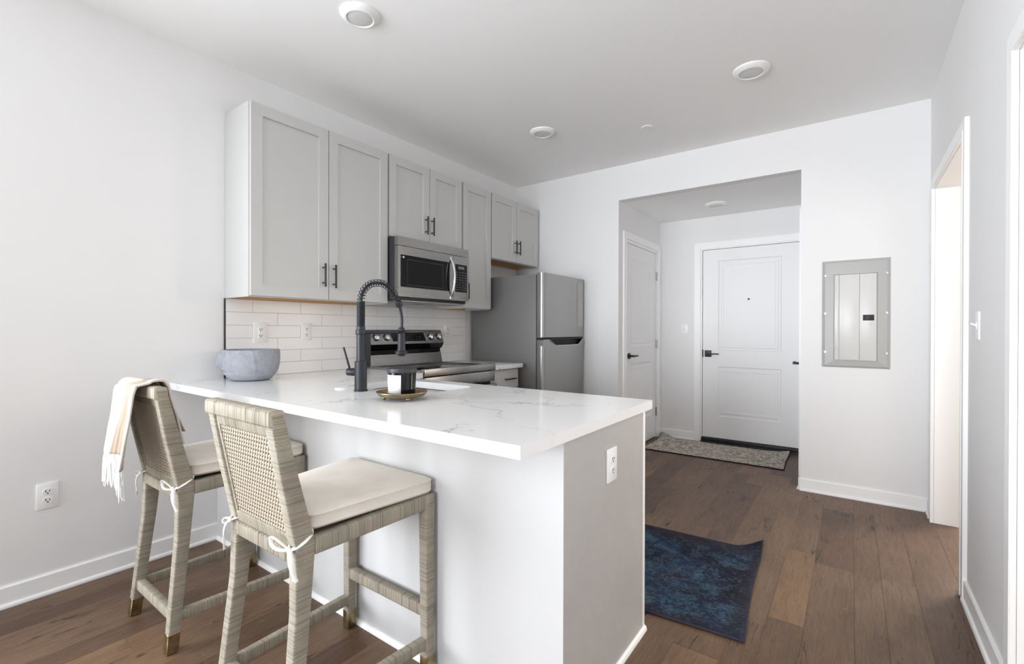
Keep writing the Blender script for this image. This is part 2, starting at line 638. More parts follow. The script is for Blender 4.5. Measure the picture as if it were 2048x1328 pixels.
    def obj(s, name, mat, parent=None, loc=None, angle=35, solid=0, sub=0):
        bmesh.ops.recalc_face_normals(s.bm, faces=s.bm.faces)
        org = Vector(loc) if loc is not None else (Vector(parent['_o']) if parent is not None and '_o' in parent else Vector((0, 0, 0)))
        if org.length:
            bmesh.ops.translate(s.bm, vec=-org, verts=s.bm.verts)
        me = bpy.data.meshes.new(name)
        s.bm.to_mesh(me)
        s.bm.free()
        for p in me.polygons:
            p.use_smooth = True
        try:
            me.set_sharp_from_angle(angle=R(angle))
        except Exception:
            pass
        me.materials.append(M[mat])
        o = bpy.data.objects.new(name, me)
        COL.objects.link(o)
        if parent is not None:
            o.parent = parent
            o['_o'] = tuple(org)
        else:
            o.location = org
            o['_o'] = tuple(org)
        if solid:
            md = o.modifiers.new('thickness', 'SOLIDIFY')
            md.thickness = solid
            md.offset = 0
        if sub:
            md = o.modifiers.new('subdivision', 'SUBSURF')
            md.levels = md.render_levels = sub
        return o


def thing(name, label, cat, loc, group=None):
    o = bpy.data.objects.new(name, None)
    o.empty_display_size = .05
    COL.objects.link(o)
    o.location = loc
    o['_o'] = tuple(loc)
    o['label'] = label
    o['category'] = cat
    if group:
        o['group'] = group
    return o


def tag(o, label, cat, group=None):
    o['label'] = label
    o['category'] = cat
    if group:
        o['group'] = group
    return o


def struct(o, label=None):
    o['kind'] = 'structure'
    if label:
        o['label'] = label
    return o


def sroot(name, loc, label):
    o = bpy.data.objects.new(name, None)
    COL.objects.link(o)
    o.location = loc
    o['_o'] = tuple(loc)
    o['kind'] = 'structure'
    o['label'] = label
    return o


def copy_tree(o, parent=None):
    c = o.copy()
    COL.objects.link(c)
    if parent is not None:
        c.parent = parent
    for ch in list(o.children):
        copy_tree(ch, c)
    return c


def bez(p0, p1, p2, p3, n=12):
    p0, p1, p2, p3 = map(Vector, (p0, p1, p2, p3))
    return [p0 * (1 - t) ** 3 + p1 * 3 * t * (1 - t) ** 2 + p2 * 3 * t * t * (1 - t) + p3 * t ** 3 for t in [i / n for i in range(n + 1)]]


def rrect(x0, x1, y0, y1, r, n=6):
    pts = []
    for cx_, cy_, a0 in ((x1 - r, y1 - r, 0), (x0 + r, y1 - r, 90), (x0 + r, y0 + r, 180), (x1 - r, y0 + r, 270)):
        for i in range(n + 1):
            a = R(a0 + 90 * i / n)
            pts.append((cx_ + r * math.cos(a), cy_ + r * math.sin(a)))
    return pts


# ------------------------------------------------------------------ room shell
D, WX, H = 3.185, 3.366, 2.736          # far wall, right wall, ceiling
AL, AR, AB, AH = 1.178, 2.635, 4.355, 2.413   # entry alcove: left, right, back, ceiling height
RX, RY = 5.4, 4.5                        # next room beyond the right wall
T = .12

# floor: one mesh of planks of three widths over a dark base
rnd = random.Random(11)
b = B()
plk = b.bm.loops.layers.float_color.new('plank')
widths = [.165, .106, .129]
x = 2.562 - .4 * 7
i = 0
while x < RX:
    w = widths[i % 3]
    # order after the anchor seam: .106 .129 .165
    w = (.106, .129, .165)[i % 3]
    y = -6.5 - rnd.uniform(0, 1.2)
    while y < RY:
        ln = rnd.uniform(.55, 1.7)
        xa, xb, ya, yb = max(x, -.1) + .0007, min(x + w, RX + .1) - .0007, max(y, YB - .1) + .0008, min(y + ln, RY + .1) - .0008
        if xb - xa > .01 and yb - ya > .01:
            vs_ = [b.bm.verts.new((px, py, 0)) for px, py in ((xa, ya), (xb, ya), (xb, yb), (xa, yb))]
            f = b.bm.faces.new(vs_)
            c = (rnd.random(), rnd.random(), rnd.random(), 1)
            for lp in f.loops:
                lp[plk] = c
        y += ln
    x += w
    i += 1
floor = struct(b.obj('floor', 'oak'), 'brown oak plank floor')
b = B(); b.box(-.2, RX + .2, YB - .2, RY + .2, -.08, -.0012)
u = b.obj('base', 'oak_gap', floor)

b = B(); b.box(-.15, RX + .1, YB - .12, D, H, H + .1); b.box(WX, RX + .1, D, RY + .1, H, H + .1)
struct(b.obj('ceiling', 'ceiling'), 'flat white kitchen ceiling')
b = B(); b.box(AL, AR, D + .1, AB, AH, AH + .1)
struct(b.obj('ceiling_entry', 'ceiling'), 'lower white ceiling over the entry')

b = B()
b.holed([(YB - .12, 0), (D + T, 0), (D + T, H), (YB - .12, H)], [[(-3.3, .5), (-3.3, 2.42), (-1.1, 2.42), (-1.1, .5)]], lambda u, v: (-T, u, v), (T, 0, 0))
struct(b.obj('wall_left', 'wall', angle=20), 'white wall behind the kitchen run')
b = B(); b.holed([(-3.3, .5), (-1.1, .5), (-1.1, 2.42), (-3.3, 2.42)], [[(-3.25, .55), (-3.25, 2.37), (-2.22, 2.37), (-2.22, .55)], [(-2.18, .55), (-2.18, 2.37), (-1.15, 2.37), (-1.15, .55)]], lambda u, v: (-.09, u, v), (.05, 0, 0))  # frame of the added side window, never in view
struct(b.obj('window_3', 'trim'), 'white side window frame behind the viewer')


def wallx(name, x0, x1, y0, y1, holes, label):
    """wall running along y with door holes (ya, yb, za, zb)"""
    b = B()
    out = [(y0, 0), (y1, 0), (y1, H), (y0, H)]
    # doors reach the floor: build outline with notches
    pts = [(y0, 0)]
    for ya, yb, zt in sorted(holes):
        pts += [(ya, 0), (ya, zt), (yb, zt), (yb, 0)]
    pts += [(y1, 0), (y1, H), (y0, H)]
    b.holed(pts, [], lambda u, v: (x0, u, v), (x1 - x0, 0, 0))
    return struct(b.obj(name, 'wall', angle=20), label)


# right wall: cased opening 1 (y 1.99..2.965) and opening 2 (y .24..1.15)
wallx('wall_right', WX, WX + T, YB, RY, [(.235, 1.155, 2.08), (1.985, 2.97, 2.09)], 'white right wall with two cased openings')
# far wall, with the entry opening
b = B()
pts = [(-T, 0), (AL, 0), (AL, AH), (AR, AH), (AR, 0), (WX, 0), (WX, H), (-T, H)]
b.holed(pts, [], lambda u, v: (u, D, v), (0, .1, 0))
struct(b.obj('wall_far', 'wall', angle=20), 'white far wall around the entry opening')
# entry walls (with the closet door hole left and utility door hole right)
b = B()
b.holed([(D + .1, 0), (3.395, 0), (3.395, 2.065), (4.27, 2.065), (4.27, 0), (AB + T, 0), (AB + T, H), (D + .1, H)], [], lambda u, v: (AL - T, u, v), (T, 0, 0))
struct(b.obj('wall_entry_left', 'wall', angle=20), 'entry wall with the narrow closet door')
b = B()
b.holed([(AL, 0), (1.63, 0), (1.63, 2.07), (2.555, 2.07), (2.555, 0), (AR + .1, 0), (AR + .1, H), (AL, H)], [], lambda u, v: (u, AB, v), (0, T, 0))
struct(b.obj('wall_entry_back', 'wall', angle=20), 'entry wall around the front door')
b = B(); b.box(AR, AR + .1, D + .1, AB, 0, H)
struct(b.obj('wall_entry_right', 'wall'), 'right wall of the entry')
# back wall with two windows added to let daylight in
b = B()
b.holed([(-T, 0), (WX + T, 0), (WX + T, H), (-T, H)],
        [[(.28, .33), (.28, 2.37), (1.32, 2.37), (1.32, .33)], [(1.73, .33), (1.73, 2.37), (3.17, 2.37), (3.17, .33)]],
        lambda u, v: (u, YB - .1, v), (0, .1, 0))
struct(b.obj('wall_back', 'wall', angle=20), 'window wall behind the viewer')
for n_, (xa, xb) in enumerate(((.28, 1.32), (1.73, 3.17))):
    b = B()
    b.holed([(xa, .33), (xb, .33), (xb, 2.37), (xa, 2.37)],
            [rrect(xa + .05, (xa + xb) / 2 - .02, .38, 2.32, .002, 1), rrect((xa + xb) / 2 + .02, xb - .05, .38, 2.32, .002, 1)],
            lambda u, v: (u, YB - .07, v), (0, .05, 0))
    struct(b.obj('window_%d' % (n_ + 1), 'trim'), 'white window frame behind the viewer')
# next room shell
b = B(); b.box(RX, RX + .1, YB, RY, 0, H); b.box(WX + T, RX, RY, RY + .1, 0, H); b.box(WX + T, RX, -.6, -.5, 0, H)
struct(b.obj('wall_next_room', 'wall'), 'walls of the room beyond the openings')


# ---- baseboards
def baseb(name, segs, label):
    b = B()
    for (x0, y0, x1, y1, nx, ny) in segs:
        # n = direction into the room
        t1, t2, t3 = .012, .022, 0
        prof = [(0, 0), (t2, 0), (t2, .008), (t2 - .003, .014), (t1, .018), (t1, .086), (t1 - .004, .091), (0, .091)]
        pts = [(x0 + nx * p, y0 + ny * p, z) for p, z in prof]
        b.poly(pts, (x1 - x0, y1 - y0, 0))
    return struct(b.obj(name, 'trim', angle=25), label)


baseb('baseboard_left', [(0, YB, 0, .2315, 1, 0)], 'white baseboard along the left wall')
baseb('baseboard_far', [(AR - .0, D, WX, D, 0, -1), (.85, D, AL, D, 0, -1)], 'white baseboard below the breaker panel')
baseb('baseboard_right', [(WX, 1.215, WX, 1.918, -1, 0), (WX, 3.035, WX, D - .022, -1, 0), (WX, YB, WX, .17, -1, 0)], 'white baseboard along the right wall')
baseb('baseboard_entry', [(AL + .0, AB, 1.565, AB, 0, -1), (AR, D, AR, 3.24, -1, 0)], 'white baseboard in the entry')


# ---- casings: U shaped frame on a plane
def casing(b, axis, plane, n, a0, a1, top, w=.065, th=.016):
    """axis 'x': opening spans x at y=plane; axis 'y': spans y at x=plane. n=+-1 direction out of the wall"""
    def to3(u, v):
        return (u, plane, v) if axis == 'x' else (plane, u, v)
    e = (0, n * th, 0) if axis == 'x' else (n * th, 0, 0)
    b.holed([(a0 - w, 0), (a0, 0), (a0, top), (a1, top), (a1, 0), (a1 + w, 0), (a1 + w, top + w), (a0 - w, top + w)], [], to3, e)
    e2 = tuple(q * .45 for q in e)
    b.holed([(a0 - w * .3, .0), (a0 - .004, 0), (a0 - .004, top + .004), (a1 + .004, top + .004), (a1 + .004, 0), (a1 + w * .3, 0), (a1 + w * .3, top + w * .3), (a0 - w * .3, top + w * .3)],
            [], lambda u, v: tuple(Vector(to3(u, v)) + Vector(e)), (e2[0] * -.0 + (0 if axis == 'x' else n * .002), (n * .002 if axis == 'x' else 0), 0))


def jamb(b, axis, p0, p1, a0, a1, top, th=.019):
    if axis == 'y':
        b.box(p0, p1, a0, a0 + th, 0, top); b.box(p0, p1, a1 - th, a1, 0, top); b.box(p0, p1, a0 + th, a1 - th, top - th, top)
    else:
        b.box(a0, a0 + th, p0, p1, 0, top); b.box(a1 - th, a1, p0, p1, 0, top); b.box(a0 + th, a1 - th, p0, p1, top - th, top)


b = B(); casing(b, 'y', WX, -1, 1.983, 2.966, 2.087); jamb(b, 'y', WX - .001, WX + T + .001, 1.983, 2.972, 2.09, .006)
struct(b.obj('trim_1', 'trim'), 'white casing of the farther opening in the right wall')
b = B(); casing(b, 'y', WX, -1, .245, 1.145, 2.07, .07); jamb(b, 'y', WX - .001, WX + T + .001, .235, 1.155, 2.08, .010)
struct(b.obj('trim_2', 'trim'), 'white casing of the nearer opening at the right edge')


# ------------------------------------------------------------------ doors
def panel_door(axis, plane, n, a0, a1, z0, z1, panels, name, parent, th=.035, mat='door'):
    """moulded two-panel door; front face on 'plane', thickness behind it; panels (u0,u1,v0,v1)"""
    def P(u, d, v):  # d is depth out of the face (towards viewer positive)
        return (u, plane + n * d, v) if axis == 'x' else (plane + n * d, u, v)
    b = B()
    e = Vector(P(0, -th, 0)) - Vector(P(0, 0, 0))
    holes = [[(p[0], p[2]), (p[0], p[3]), (p[1], p[3]), (p[1], p[2])] for p in panels]
    b.holed([(a0, z0), (a1, z0), (a1, z1), (a0, z1)], holes, lambda u, v: P(u, 0, v), e * .5)
    for (u0, u1, v0, v1) in panels:
        # ogee moulding: rings stepping in
        steps = [(0, 0), (.006, -.004), (.012, -.009), (.026, -.009), (.034, -.003), (.052, -.003), (.060, -.006)]
        rings = [[P(u0 + i_, d_, v0 + i_), P(u1 - i_, d_, v0 + i_), P(u1 - i_, d_, v1 - i_), P(u0 + i_, d_, v1 - i_)] for i_, d_ in steps]
        vv = [[b.bm.verts.new(q) for q in rg] for rg in rings]
        for r0, r1 in zip(vv, vv[1:]):
            for k in range(4):
                j = (k + 1) % 4
                b.bm.faces.new((r0[k], r0[j], r1[j], r1[k]))
        b.bm.faces.new(vv[-1])
    return b.obj(name, mat, parent, angle=12)


# closet door on the entry's left wall (x = AL, faces +x)
d1 = sroot('door_1', (AL, 3.83, 0), 'narrow white two-panel closet door with black lever, left side of the entry')
b = B(); casing(b, 'y', AL, 1, 3.352, 4.285, 2.082, .066); jamb(b, 'y', AL - T, AL + .001, 3.352, 4.285, 2.085, .030)
b.obj('door_frame', 'trim', d1)
leaf = panel_door('y', AL - .012, 1, 3.395, 4.245, .012, 2.052, [(3.52, 4.115, 1.035, 1.92), (3.52, 4.115, .27, .86)], 'leaf', d1)
b = B(); b.box(AL - .10, AL - .05, 3.36, 4.28, .0, 2.06)
b.obj('closet_back', 'dark', d1)
for z in (1.80, 1.045, .29):
    b = B()
    b.box(AL - .014, AL - .002, 4.243, 4.262, z - .045, z + .045, .002)
    b.cyl((AL - .002, 4.254, z - .048), (AL - .002, 4.254, z + .048), .006, seg=12)
    b.obj('hinge', 'nickel', d1)
b = B(); b.cyl((AL - .012, 3.462, .945), (AL + .004, 3.462, .945), .030, seg=28, bev=.003)
b.cyl((AL + .004, 3.462, .945), (AL + .045, 3.462, .945), .011, seg=16)
b.tube([(AL + .045, 3.452, .945), (AL + .05, 3.50, .945), (AL + .05, 3.54, .946), (AL + .045, 3.575, .944)], [.010, .010, .008, .006], 10)
b.obj('lever_handle', 'black', d1)

# front door on the entry's back wall (y = AB, faces -y)
d2 = sroot('door_2', (2.09, AB, 0), 'wide white two-panel front door with peephole and square black lever')
b = B(); casing(b, 'x', AB, -1, 1.622, 2.562, 2.075, .064)
jamb(b, 'x', AB - .001, AB + T, 1.622, 2.562, 2.078, .014)
b.obj('door_frame', 'trim', d2)
panel_door('x', AB + .012, -1, 1.641, 2.545, .055, 2.060, [(1.795, 2.385, .985, 1.94), (1.795, 2.385, .285, .815)], 'leaf', d2)
b = B(); b.box(1.63, 2.56, AB + .06, AB + .10, 0, 2.07)
b.obj('seal', 'dark', d2)
b = B(); b.box(1.632, 2.556, AB - .035, AB + .05, 0, .018, .002); b.box(1.632, 2.556, AB - .012, AB + .05, .018, .050, .003)
b.obj('threshold', 'rubber', d2)
b = B(); b.box(1.665, 1.730, AB - .004, AB + .013, .915, .985, .002)
b.cyl((1.70, AB - .004, .95), (1.70, AB - .045, .95), .011, seg=16)
b.box(1.692, 1.815, AB - .055, AB - .041, .943, .957, .002)
b.box(1.640, 1.648, AB + .0, AB + .014, .91, .99)
b.obj('lever_handle', 'black', d2)
b = B(); b.cyl((2.089, AB + .014, 1.522), (2.089, AB + .004, 1.522), .009, seg=20)
b.obj('peephole', 'dark', d2)

# side door in the entry's right wall: only its casing edge and the latch end show
d4 = sroot('door_3', (AR, 3.7, 0), 'white side door of the entry seen edge on')
b = B(); casing(b, 'y', AR, -1, 3.33, 4.15, 2.075, .065)
b.obj('door_frame', 'trim', d4)
b = B(); b.box(AR - .010, AR - .0005, 3.335, 4.145, .012, 2.07, .002)
b.obj('leaf', 'door', d4)
b = B(); b.cyl((AR - .01, 3.40, .94), (AR - .024, 3.40, .94), .028, seg=24); b.cyl((AR - .024, 3.40, .94), (AR - .06, 3.40, .94), .01, seg=12)
b.box(AR - .07, AR - .055, 3.39, 3.50, .931, .951, .003)
b.obj('lever_handle', 'black', d4)

# ------------------------------------------------------------------ wall plates
def plate(kind, name, label, cat, c, axis, n, w=.073, h=.115, group=None):
    """wall plate centred at c; axis 'x': plate spans y on plane x; 'y': spans x on plane y"""
    def P(u, d, v):
        return Vector((c[0] + n * d, c[1] + u, c[2] + v)) if axis == 'x' else Vector((c[0] + u, c[1] + n * d, c[2] + v))
    def bx(b, u0, u1, v0, v1, d0, d1, bev=0):
        p, q = P(u0, d0, v0), P(u1, d1, v1)
        b.box(min(p.x, q.x), max(p.x, q.x), min(p.y, q.y), max(p.y, q.y), min(p.z, q.z), max(p.z, q.z), bev)
    t = thing(name, label, cat, tuple(P(0, 0, 0)), group)
    b = B(); bx(b, -w / 2, w / 2, -h / 2, h / 2, 0.0002, .006, .002)
    b.obj('cover_plate', 'white_plastic', t)
    if kind == 'switch':
        b = B(); bx(b, -.006, .006, -.013, .013, .004, .008, .001)
        m = B(); p0, p1 = P(0, .006, 0), P(0, .024, .010)
        m.cyl(p0, p1, .0045, .0035, 10)
        m.obj('toggle', 'white_plastic', t)
        b.obj('toggle_slot', 'white_plastic', t)
    else:
        dz = .0195 if kind != 'gfci' else .019
        d0, d1 = .0078, .0092
        body = None
        if kind == 'gfci':
            b = B(); bx(b, -.0165, .0165, -.034, .034, .004, .008, .001)
            body = b.obj('receptacle', 'white_plastic', t)
        for s in (1, -1):
            rc_ = body
            if kind != 'gfci':
                b = B()
                k = [(.0165 * math.cos(a), max(-.0135, min(.0135, .0165 * math.sin(a)))) for a in [2 * PI * i / 24 for i in range(24)]]
                b.poly([P(uu, .005, vv + s * dz) for uu, vv in k], P(0, .0085, 0) - P(0, .005, 0))
                rc_ = b.obj('receptacle', 'white_plastic', t)
            sl = B()
            for uu, ln in ((-.0062, .0085), (.0062, .007)):
                bx(sl, uu - .0015, uu + .0015, s * dz + .002 - ln / 2, s * dz + .002 + ln / 2, d0, d1)
            sl.cyl(P(0, d0, s * dz - .0075), P(0, d1, s * dz - .0075), .0030, seg=10)
            sl.obj('slot', 'dark', rc_)
    return t


plate('duplex', 'wall_outlet', 'white duplex outlet low on the bare left wall', 'outlet', (0, -.469, .445), 'x', 1, group='wall outlets')
plate('gfci', 'wall_outlet', 'white square-faced outlet on the tiles right above the stone bowl', 'outlet', (.009, .470, 1.180), 'x', 1, .085, .126, group='wall outlets')
plate('duplex', 'wall_outlet', 'white duplex outlet on the tiles between the bowl and the black faucet', 'outlet', (.009, .770, 1.184), 'x', 1, .076, .116, group='wall outlets')
plate('duplex', 'wall_outlet', 'white duplex outlet on the tiles to the right of the range', 'outlet', (.009, 2.111, 1.186), 'x', 1, .085, .105, group='wall outlets')
plate('duplex', 'wall_outlet', 'white duplex outlet on the grey end panel of the peninsula', 'outlet', (2.2785, .560, .738), 'x', 1, .078, .115, group='wall outlets')
plate('switch', 'light_switch', 'white toggle switch on the entry wall beside the front door', 'switch', (1.454, AB, 1.208), 'y', -1, group='light switches')
plate('switch', 'light_switch', 'white toggle switch on the right wall between the two openings', 'switch', (WX, 1.712, 1.222), 'x', -1, group='light switches')


# ------------------------------------------------------------------ ceiling lights
def disc_light(label, c, z, r=.096, power=None):
    t = thing('ceiling_light', label, 'ceiling light', (c[0], c[1], z), 'round ceiling lights')
    b = B(); b.lathe((c[0], c[1], z), [(r, 0), (r, -.004), (r * .97, -.009), (r * .80, -.020), (r * .70, -.023), (r * .655, -.021), (r * .65, -.016), (0, -.016)], 64)
    b.obj('trim_ring', 'fixture', t)
    b = B(); b.lathe((c[0], c[1], z), [(r * .65, -.0165), (r * .60, -.019), (r * .3, -.0215), (0, -.022)], 48)
    b.obj('lens', 'lens', t)
    return t


disc_light('round white flush light nearest the camera, above the stools', (1.000, .468), H, .094)
disc_light('round white flush light above the range, left of the small sprinkler cover disc', (1.000, 2.130), H, .096)
disc_light('round white flush light on the right half of the kitchen ceiling', (2.461, 2.117), H, .100)
disc_light('round white flush light on the lower entry ceiling', (1.889, 3.840), AH, .100)
b = B(); b.lathe((1.685, 2.523, H), [(.042, 0), (.042, -.004), (.038, -.007), (0, -.007)], 40)
tag(b.obj('sprinkler_cover', 'fixture', loc=(1.685, 2.523, H)), 'small flat white sprinkler cover disc on the ceiling', 'sprinkler cover')

# ------------------------------------------------------------------ upper cabinets
def shaker(parent, y0, y1, z0, z1, x=.2875, th=.0195, rail=.062, name='door', mat='cab'):
    """shaker door facing +x"""
    b = B()
    b.holed([(y0, z0), (y1, z0), (y1, z1), (y0, z1)], [[(y0 + rail, z0 + rail), (y0 + rail, z1 - rail), (y1 - rail, z1 - rail), (y1 - rail, z0 + rail)]],
            lambda u, v: (x, u, v), (th, 0, 0))
    X1, X0 = x + th, x + th - .012
    r, q = rail, rail + .0010
    o_ = [b.bm.verts.new((X1 - .0005, a, c)) for a, c in ((y0 + r, z0 + r), (y1 - r, z0 + r), (y1 - r, z1 - r), (y0 + r, z1 - r))]
    i_ = [b.bm.verts.new((X0, a, c)) for a, c in ((y0 + q, z0 + q), (y1 - q, z0 + q), (y1 - q, z1 - q), (y0 + q, z1 - q))]
    for k in range(4):
        j = (k + 1) % 4
        b.bm.faces.new((o_[k], o_[j], i_[j], i_[k]))
    b.bm.faces.new(i_)
    return b.obj(name, mat, parent, angle=12)


def pull(parent, p, length, vertical=True, x0=.307):
    b = B()
    y, z = p
    h = length / 2
    xb = x0 + .030
    if vertical:
        b.cyl((xb, y, z - h), (xb, y, z + h), .0062, seg=14, bev=.001)
        for s in (-1, 1):
            b.cyl((x0 - .001, y, z + s * h * .66), (xb, y, z + s * h * .66), .0045, seg=10)
    else:
        b.cyl((xb, y - h, z), (xb, y + h, z), .0062, seg=14, bev=.001)
        for s in (-1, 1):
            b.cyl((x0 - .001, y + s * h * .66, z), (xb, y + s * h * .66, z), .0045, seg=10)
    return b.obj('handle', 'black', parent)


def wall_cabinet(label, y0, y1, z0, z1, doors, pulls, group):
    t = thing('wall_cabinet', label, 'cabinet', (0, (y0 + y1) / 2, z0), group)
    b = B()
    # open-bottomed recess: side panels, top, back, face frame and a raised floor
    b.box(.001, .2865, y0, y0 + .016, z0, z1, .001)
    b.box(.001, .2865, y1 - .016, y1, z0, z1, .001)
    b.box(.001, .2865, y0 + .016, y1 - .016, z1 - .016, z1)
    b.box(.270, .2865, y0 + .016, y1 - .016, z0, z0 + .04)
    b.box(.270, .2865, y0 + .016, y1 - .016, z0 + .04, z1 - .016)
    b.obj('body', 'cab', t)
    b = B(); b.box(.012, .2695, y0 + .0165, y1 - .0165, z0 + .014, z0 + .026); b.box(.001, .012, y0 + .0165, y1 - .0165, z0 + .0005, z0 + .05)
    b.obj('underside', 'wood_raw', t)
    for (a, c), pz in zip(doors, pulls):
        d = shaker(t, a, c, z0 + .006, z1 - .004)
        pull(d, pz[0], pz[1])
    return t


G = 'grey shaker wall cabinets'
wall_cabinet('tall double-door grey wall cabinet at the left end, over the stone bowl', .272, 1.205, 1.380, 2.446, [(.277, .7415), (.7465, 1.2005)], [((.704, 1.534), .143), ((.776, 1.531), .146)], G)
wall_cabinet('short double-door grey wall cabinet directly above the microwave', 1.212, 1.978, 1.856, 2.446, [(1.217, 1.6035), (1.6085, 1.972)], [((1.560, 1.993), .138), ((1.624, 1.993), .139)], G)
wall_cabinet('tall narrow single-door grey wall cabinet between microwave and refrigerator', 1.986, 2.366, 1.380, 2.446, [(1.992, 2.362)], [((2.032, 1.526), .137)], G)
wall_cabinet('short double-door grey wall cabinet above the refrigerator', 2.372, 3.182, 1.846, 2.446, [(2.378, 2.7595), (2.7645, 3.138)], [((2.729, 1.993), .132), ((2.788, 1.993), .136)], G)

# ------------------------------------------------------------------ tiled backsplash
t = thing('tile_backsplash', 'white subway tile backsplash between worktop and wall cabinets', 'backsplash', (0, 1.3, .914))
b = B(); b.box(.0002, .0058, .272, 2.360, .9145, 1.3795)
b.obj('grout', 'grout', t)
b = B()
for r_ in range(6):
    z0, z1 = 1.302 - .0777 * r_, 1.3795 - .0777 * r_
    z0 = max(z0, .9146)
    off = .1225 + (0 if r_ % 2 == 0 else .1524)
    y = off - .3048
    while y < 2.36:
        ya, yb = max(y, .2735) + .0011, min(y + .3048, 2.359) - .0011
        if yb - ya > .012 and z1 - z0 > .01:
            b.box(.002, .0085, ya, yb, z0 + .0011, z1 - .0011, .0012, 1)
        y += .3048
b.obj('tiles', 'tile', t)
b = B(); b.box(.0002, .0095, .2675, .2735, .915, 1.380); b.obj('edge_strip', 'black', t)['label'] = 'black metal edge strip'

# ------------------------------------------------------------------ peninsula and worktops
KY, KX = .2315, 2.2785
t = thing('kitchen_peninsula', 'white backed kitchen peninsula base with grey end panel, under the worktop', 'cabinet', (1.14, .55, 0))
b = B(); b.box(.001, KX - .004, KY, KY + .018, 0.0, .8785); b.box(KX - .008, KX, KY - .0005, KY + .003, 0, .8785)
b.obj('back_panel', 'knee', t)
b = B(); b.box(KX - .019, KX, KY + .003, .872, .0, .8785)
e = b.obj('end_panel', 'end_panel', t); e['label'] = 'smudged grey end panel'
b = B(); b.box(.62, KX - .02, .30, .85, .10, .66)
b.box(.62, .80, .25, .85, .10, .87); b.box(1.47, KX - .02, .25, .85, .10, .87)
b.obj('carcass', 'cab', t)
b = B(); b.box(KX - .022, KX + .002, .866, .884, .0, .878, .001)
b.obj('corner_post', 'trim', t)
b = B()
def shoe(b, p0, p1, n):
    p0, p1, n = Vector(p0), Vector(p1), Vector(n)
    prof = [(0, 0), (.012, 0), (.012, .006), (.008, .016), (.002, .020), (0, .020)]
    b.poly([p0 + n * a + Vector((0, 0, z)) for a, z in prof], p1 - p0)
shoe(b, (.023, KY, 0), (KX, KY, 0), (0, -1, 0)); shoe(b, (KX, KY - .012, 0), (KX, .884, 0), (1, 0, 0))
b.obj('shoe_moulding', 'trim', t)
for k_, (a, c) in enumerate(((.66, 1.06), (1.065, 1.47), (1.475, 1.86), (1.865, 2.255))):
    b = B(); b.box(a, c, .851, .869, .115, .865, .002)
    b.obj('door', 'cab', t)

b = B()
ZT, ZU = .914, .879
outer = [(.0005, 0), (2.288, 0), (2.288, .944), (.655, .944), (.655, 1.2115), (.0005, 1.2115)]
hole = rrect(.855, 1.412, .478, .848, .045, 6)
hole.reverse()
b.holed(outer, [hole], lambda u, v: (u, v, ZU), (0, 0, ZT - ZU))
es = [e for e in b.bm.edges if len(e.link_faces) == 2 and e.calc_face_angle(0) > 1.0 and abs(e.verts[0].co.z - e.verts[1].co.z) < 1e-5 and e.verts[0].co.z > .9]
bmesh.ops.bevel(b.bm, geom=es, offset=.0016, segments=2, profile=.5, affect='EDGES')
tag(b.obj('quartz_worktop', 'quartz', loc=(1.14, .5, ZU)), 'large white veined quartz worktop of the peninsula with sink cutout', 'worktop', 'quartz worktops')
b = B(); b.box(.0005, .662, 1.980, 2.362, ZU, ZT, .0015)
tag(b.obj('quartz_worktop', 'quartz', loc=(.33, 2.17, ZU)), 'small white quartz worktop between range and refrigerator', 'worktop', 'quartz worktops')

# undermount sink
t = thing('kitchen_sink', 'steel undermount sink below the black faucet', 'sink', (1.13, .66, .70))
b = B()
top = rrect(.845, 1.422, .468, .858, .05, 6)
bot = rrect(.865, 1.402, .488, .838, .05, 6)
lv = [(top, .8785), (top, .8765), (rrect(.850, 1.417, .473, .853, .05, 6), .874), (bot, .715), (rrect(.90, 1.37, .52, .81, .05, 6), .70)]
vv = [[b.bm.verts.new((x_, y_, z_)) for x_, y_ in pts] for pts, z_ in lv]
for r0, r1 in zip(vv, vv[1:]):
    n = len(r0)
    for k in range(n):
        j = (k + 1) % n
        b.bm.faces.new((r0[k], r0[j], r1[j], r1[k]))
b.bm.faces.new(vv[-1])
b.obj('basin', 'steel_x', t, angle=50)
b = B(); b.lathe((1.14, .66, .7005), [(.045, 0), (.045, .003), (.032, .003), (.030, .0), (0, 0)], 32)
b.obj('drain', 'chrome', t)

# round white cover next to the faucet
b = B(); b.lathe((.955, .400, ZT + .0003), [(.033, 0), (.033, .003), (.030, .006), (.012, .0075), (0, .0075)], 40)
tag(b.obj('sink_hole_cover', 'white_plastic', loc=(.955, .400, ZT)), 'low round white cover disc on the worktop left of the faucet', 'cover disc')

# ------------------------------------------------------------------ faucet
FX, FY = 1.100, .402
t = thing('spring_faucet', 'matte black pull-down kitchen faucet with coiled spring neck', 'faucet', (FX, FY, ZT))
b = B(); b.lathe((FX, FY, ZT), [(.0, .0003), (.031, .0003), (.031, .006), (.028, .008), (.0275, .138), (.026, .140), (.0, .140)], 40)
b.obj('base', 'faucet', t)
b = B(); b.lathe((FX, FY, ZT), [(.0, .1402), (.0195, .1402), (.0195, .300), (.0, .300)], 32)
b.obj('column', 'faucet', t)
b = B()
pr = [(.0, .3002)]
z = .3002
while z < .412:
    pr += [(.0165, z), (.0190, z + .0015), (.0190, z + .0035), (.0165, z + .005)]
    z += .005
pr += [(.015, z), (0, z)]
b.lathe((FX, FY, ZT), pr, 28)
b.obj('ribbed_collar', 'faucet', t)
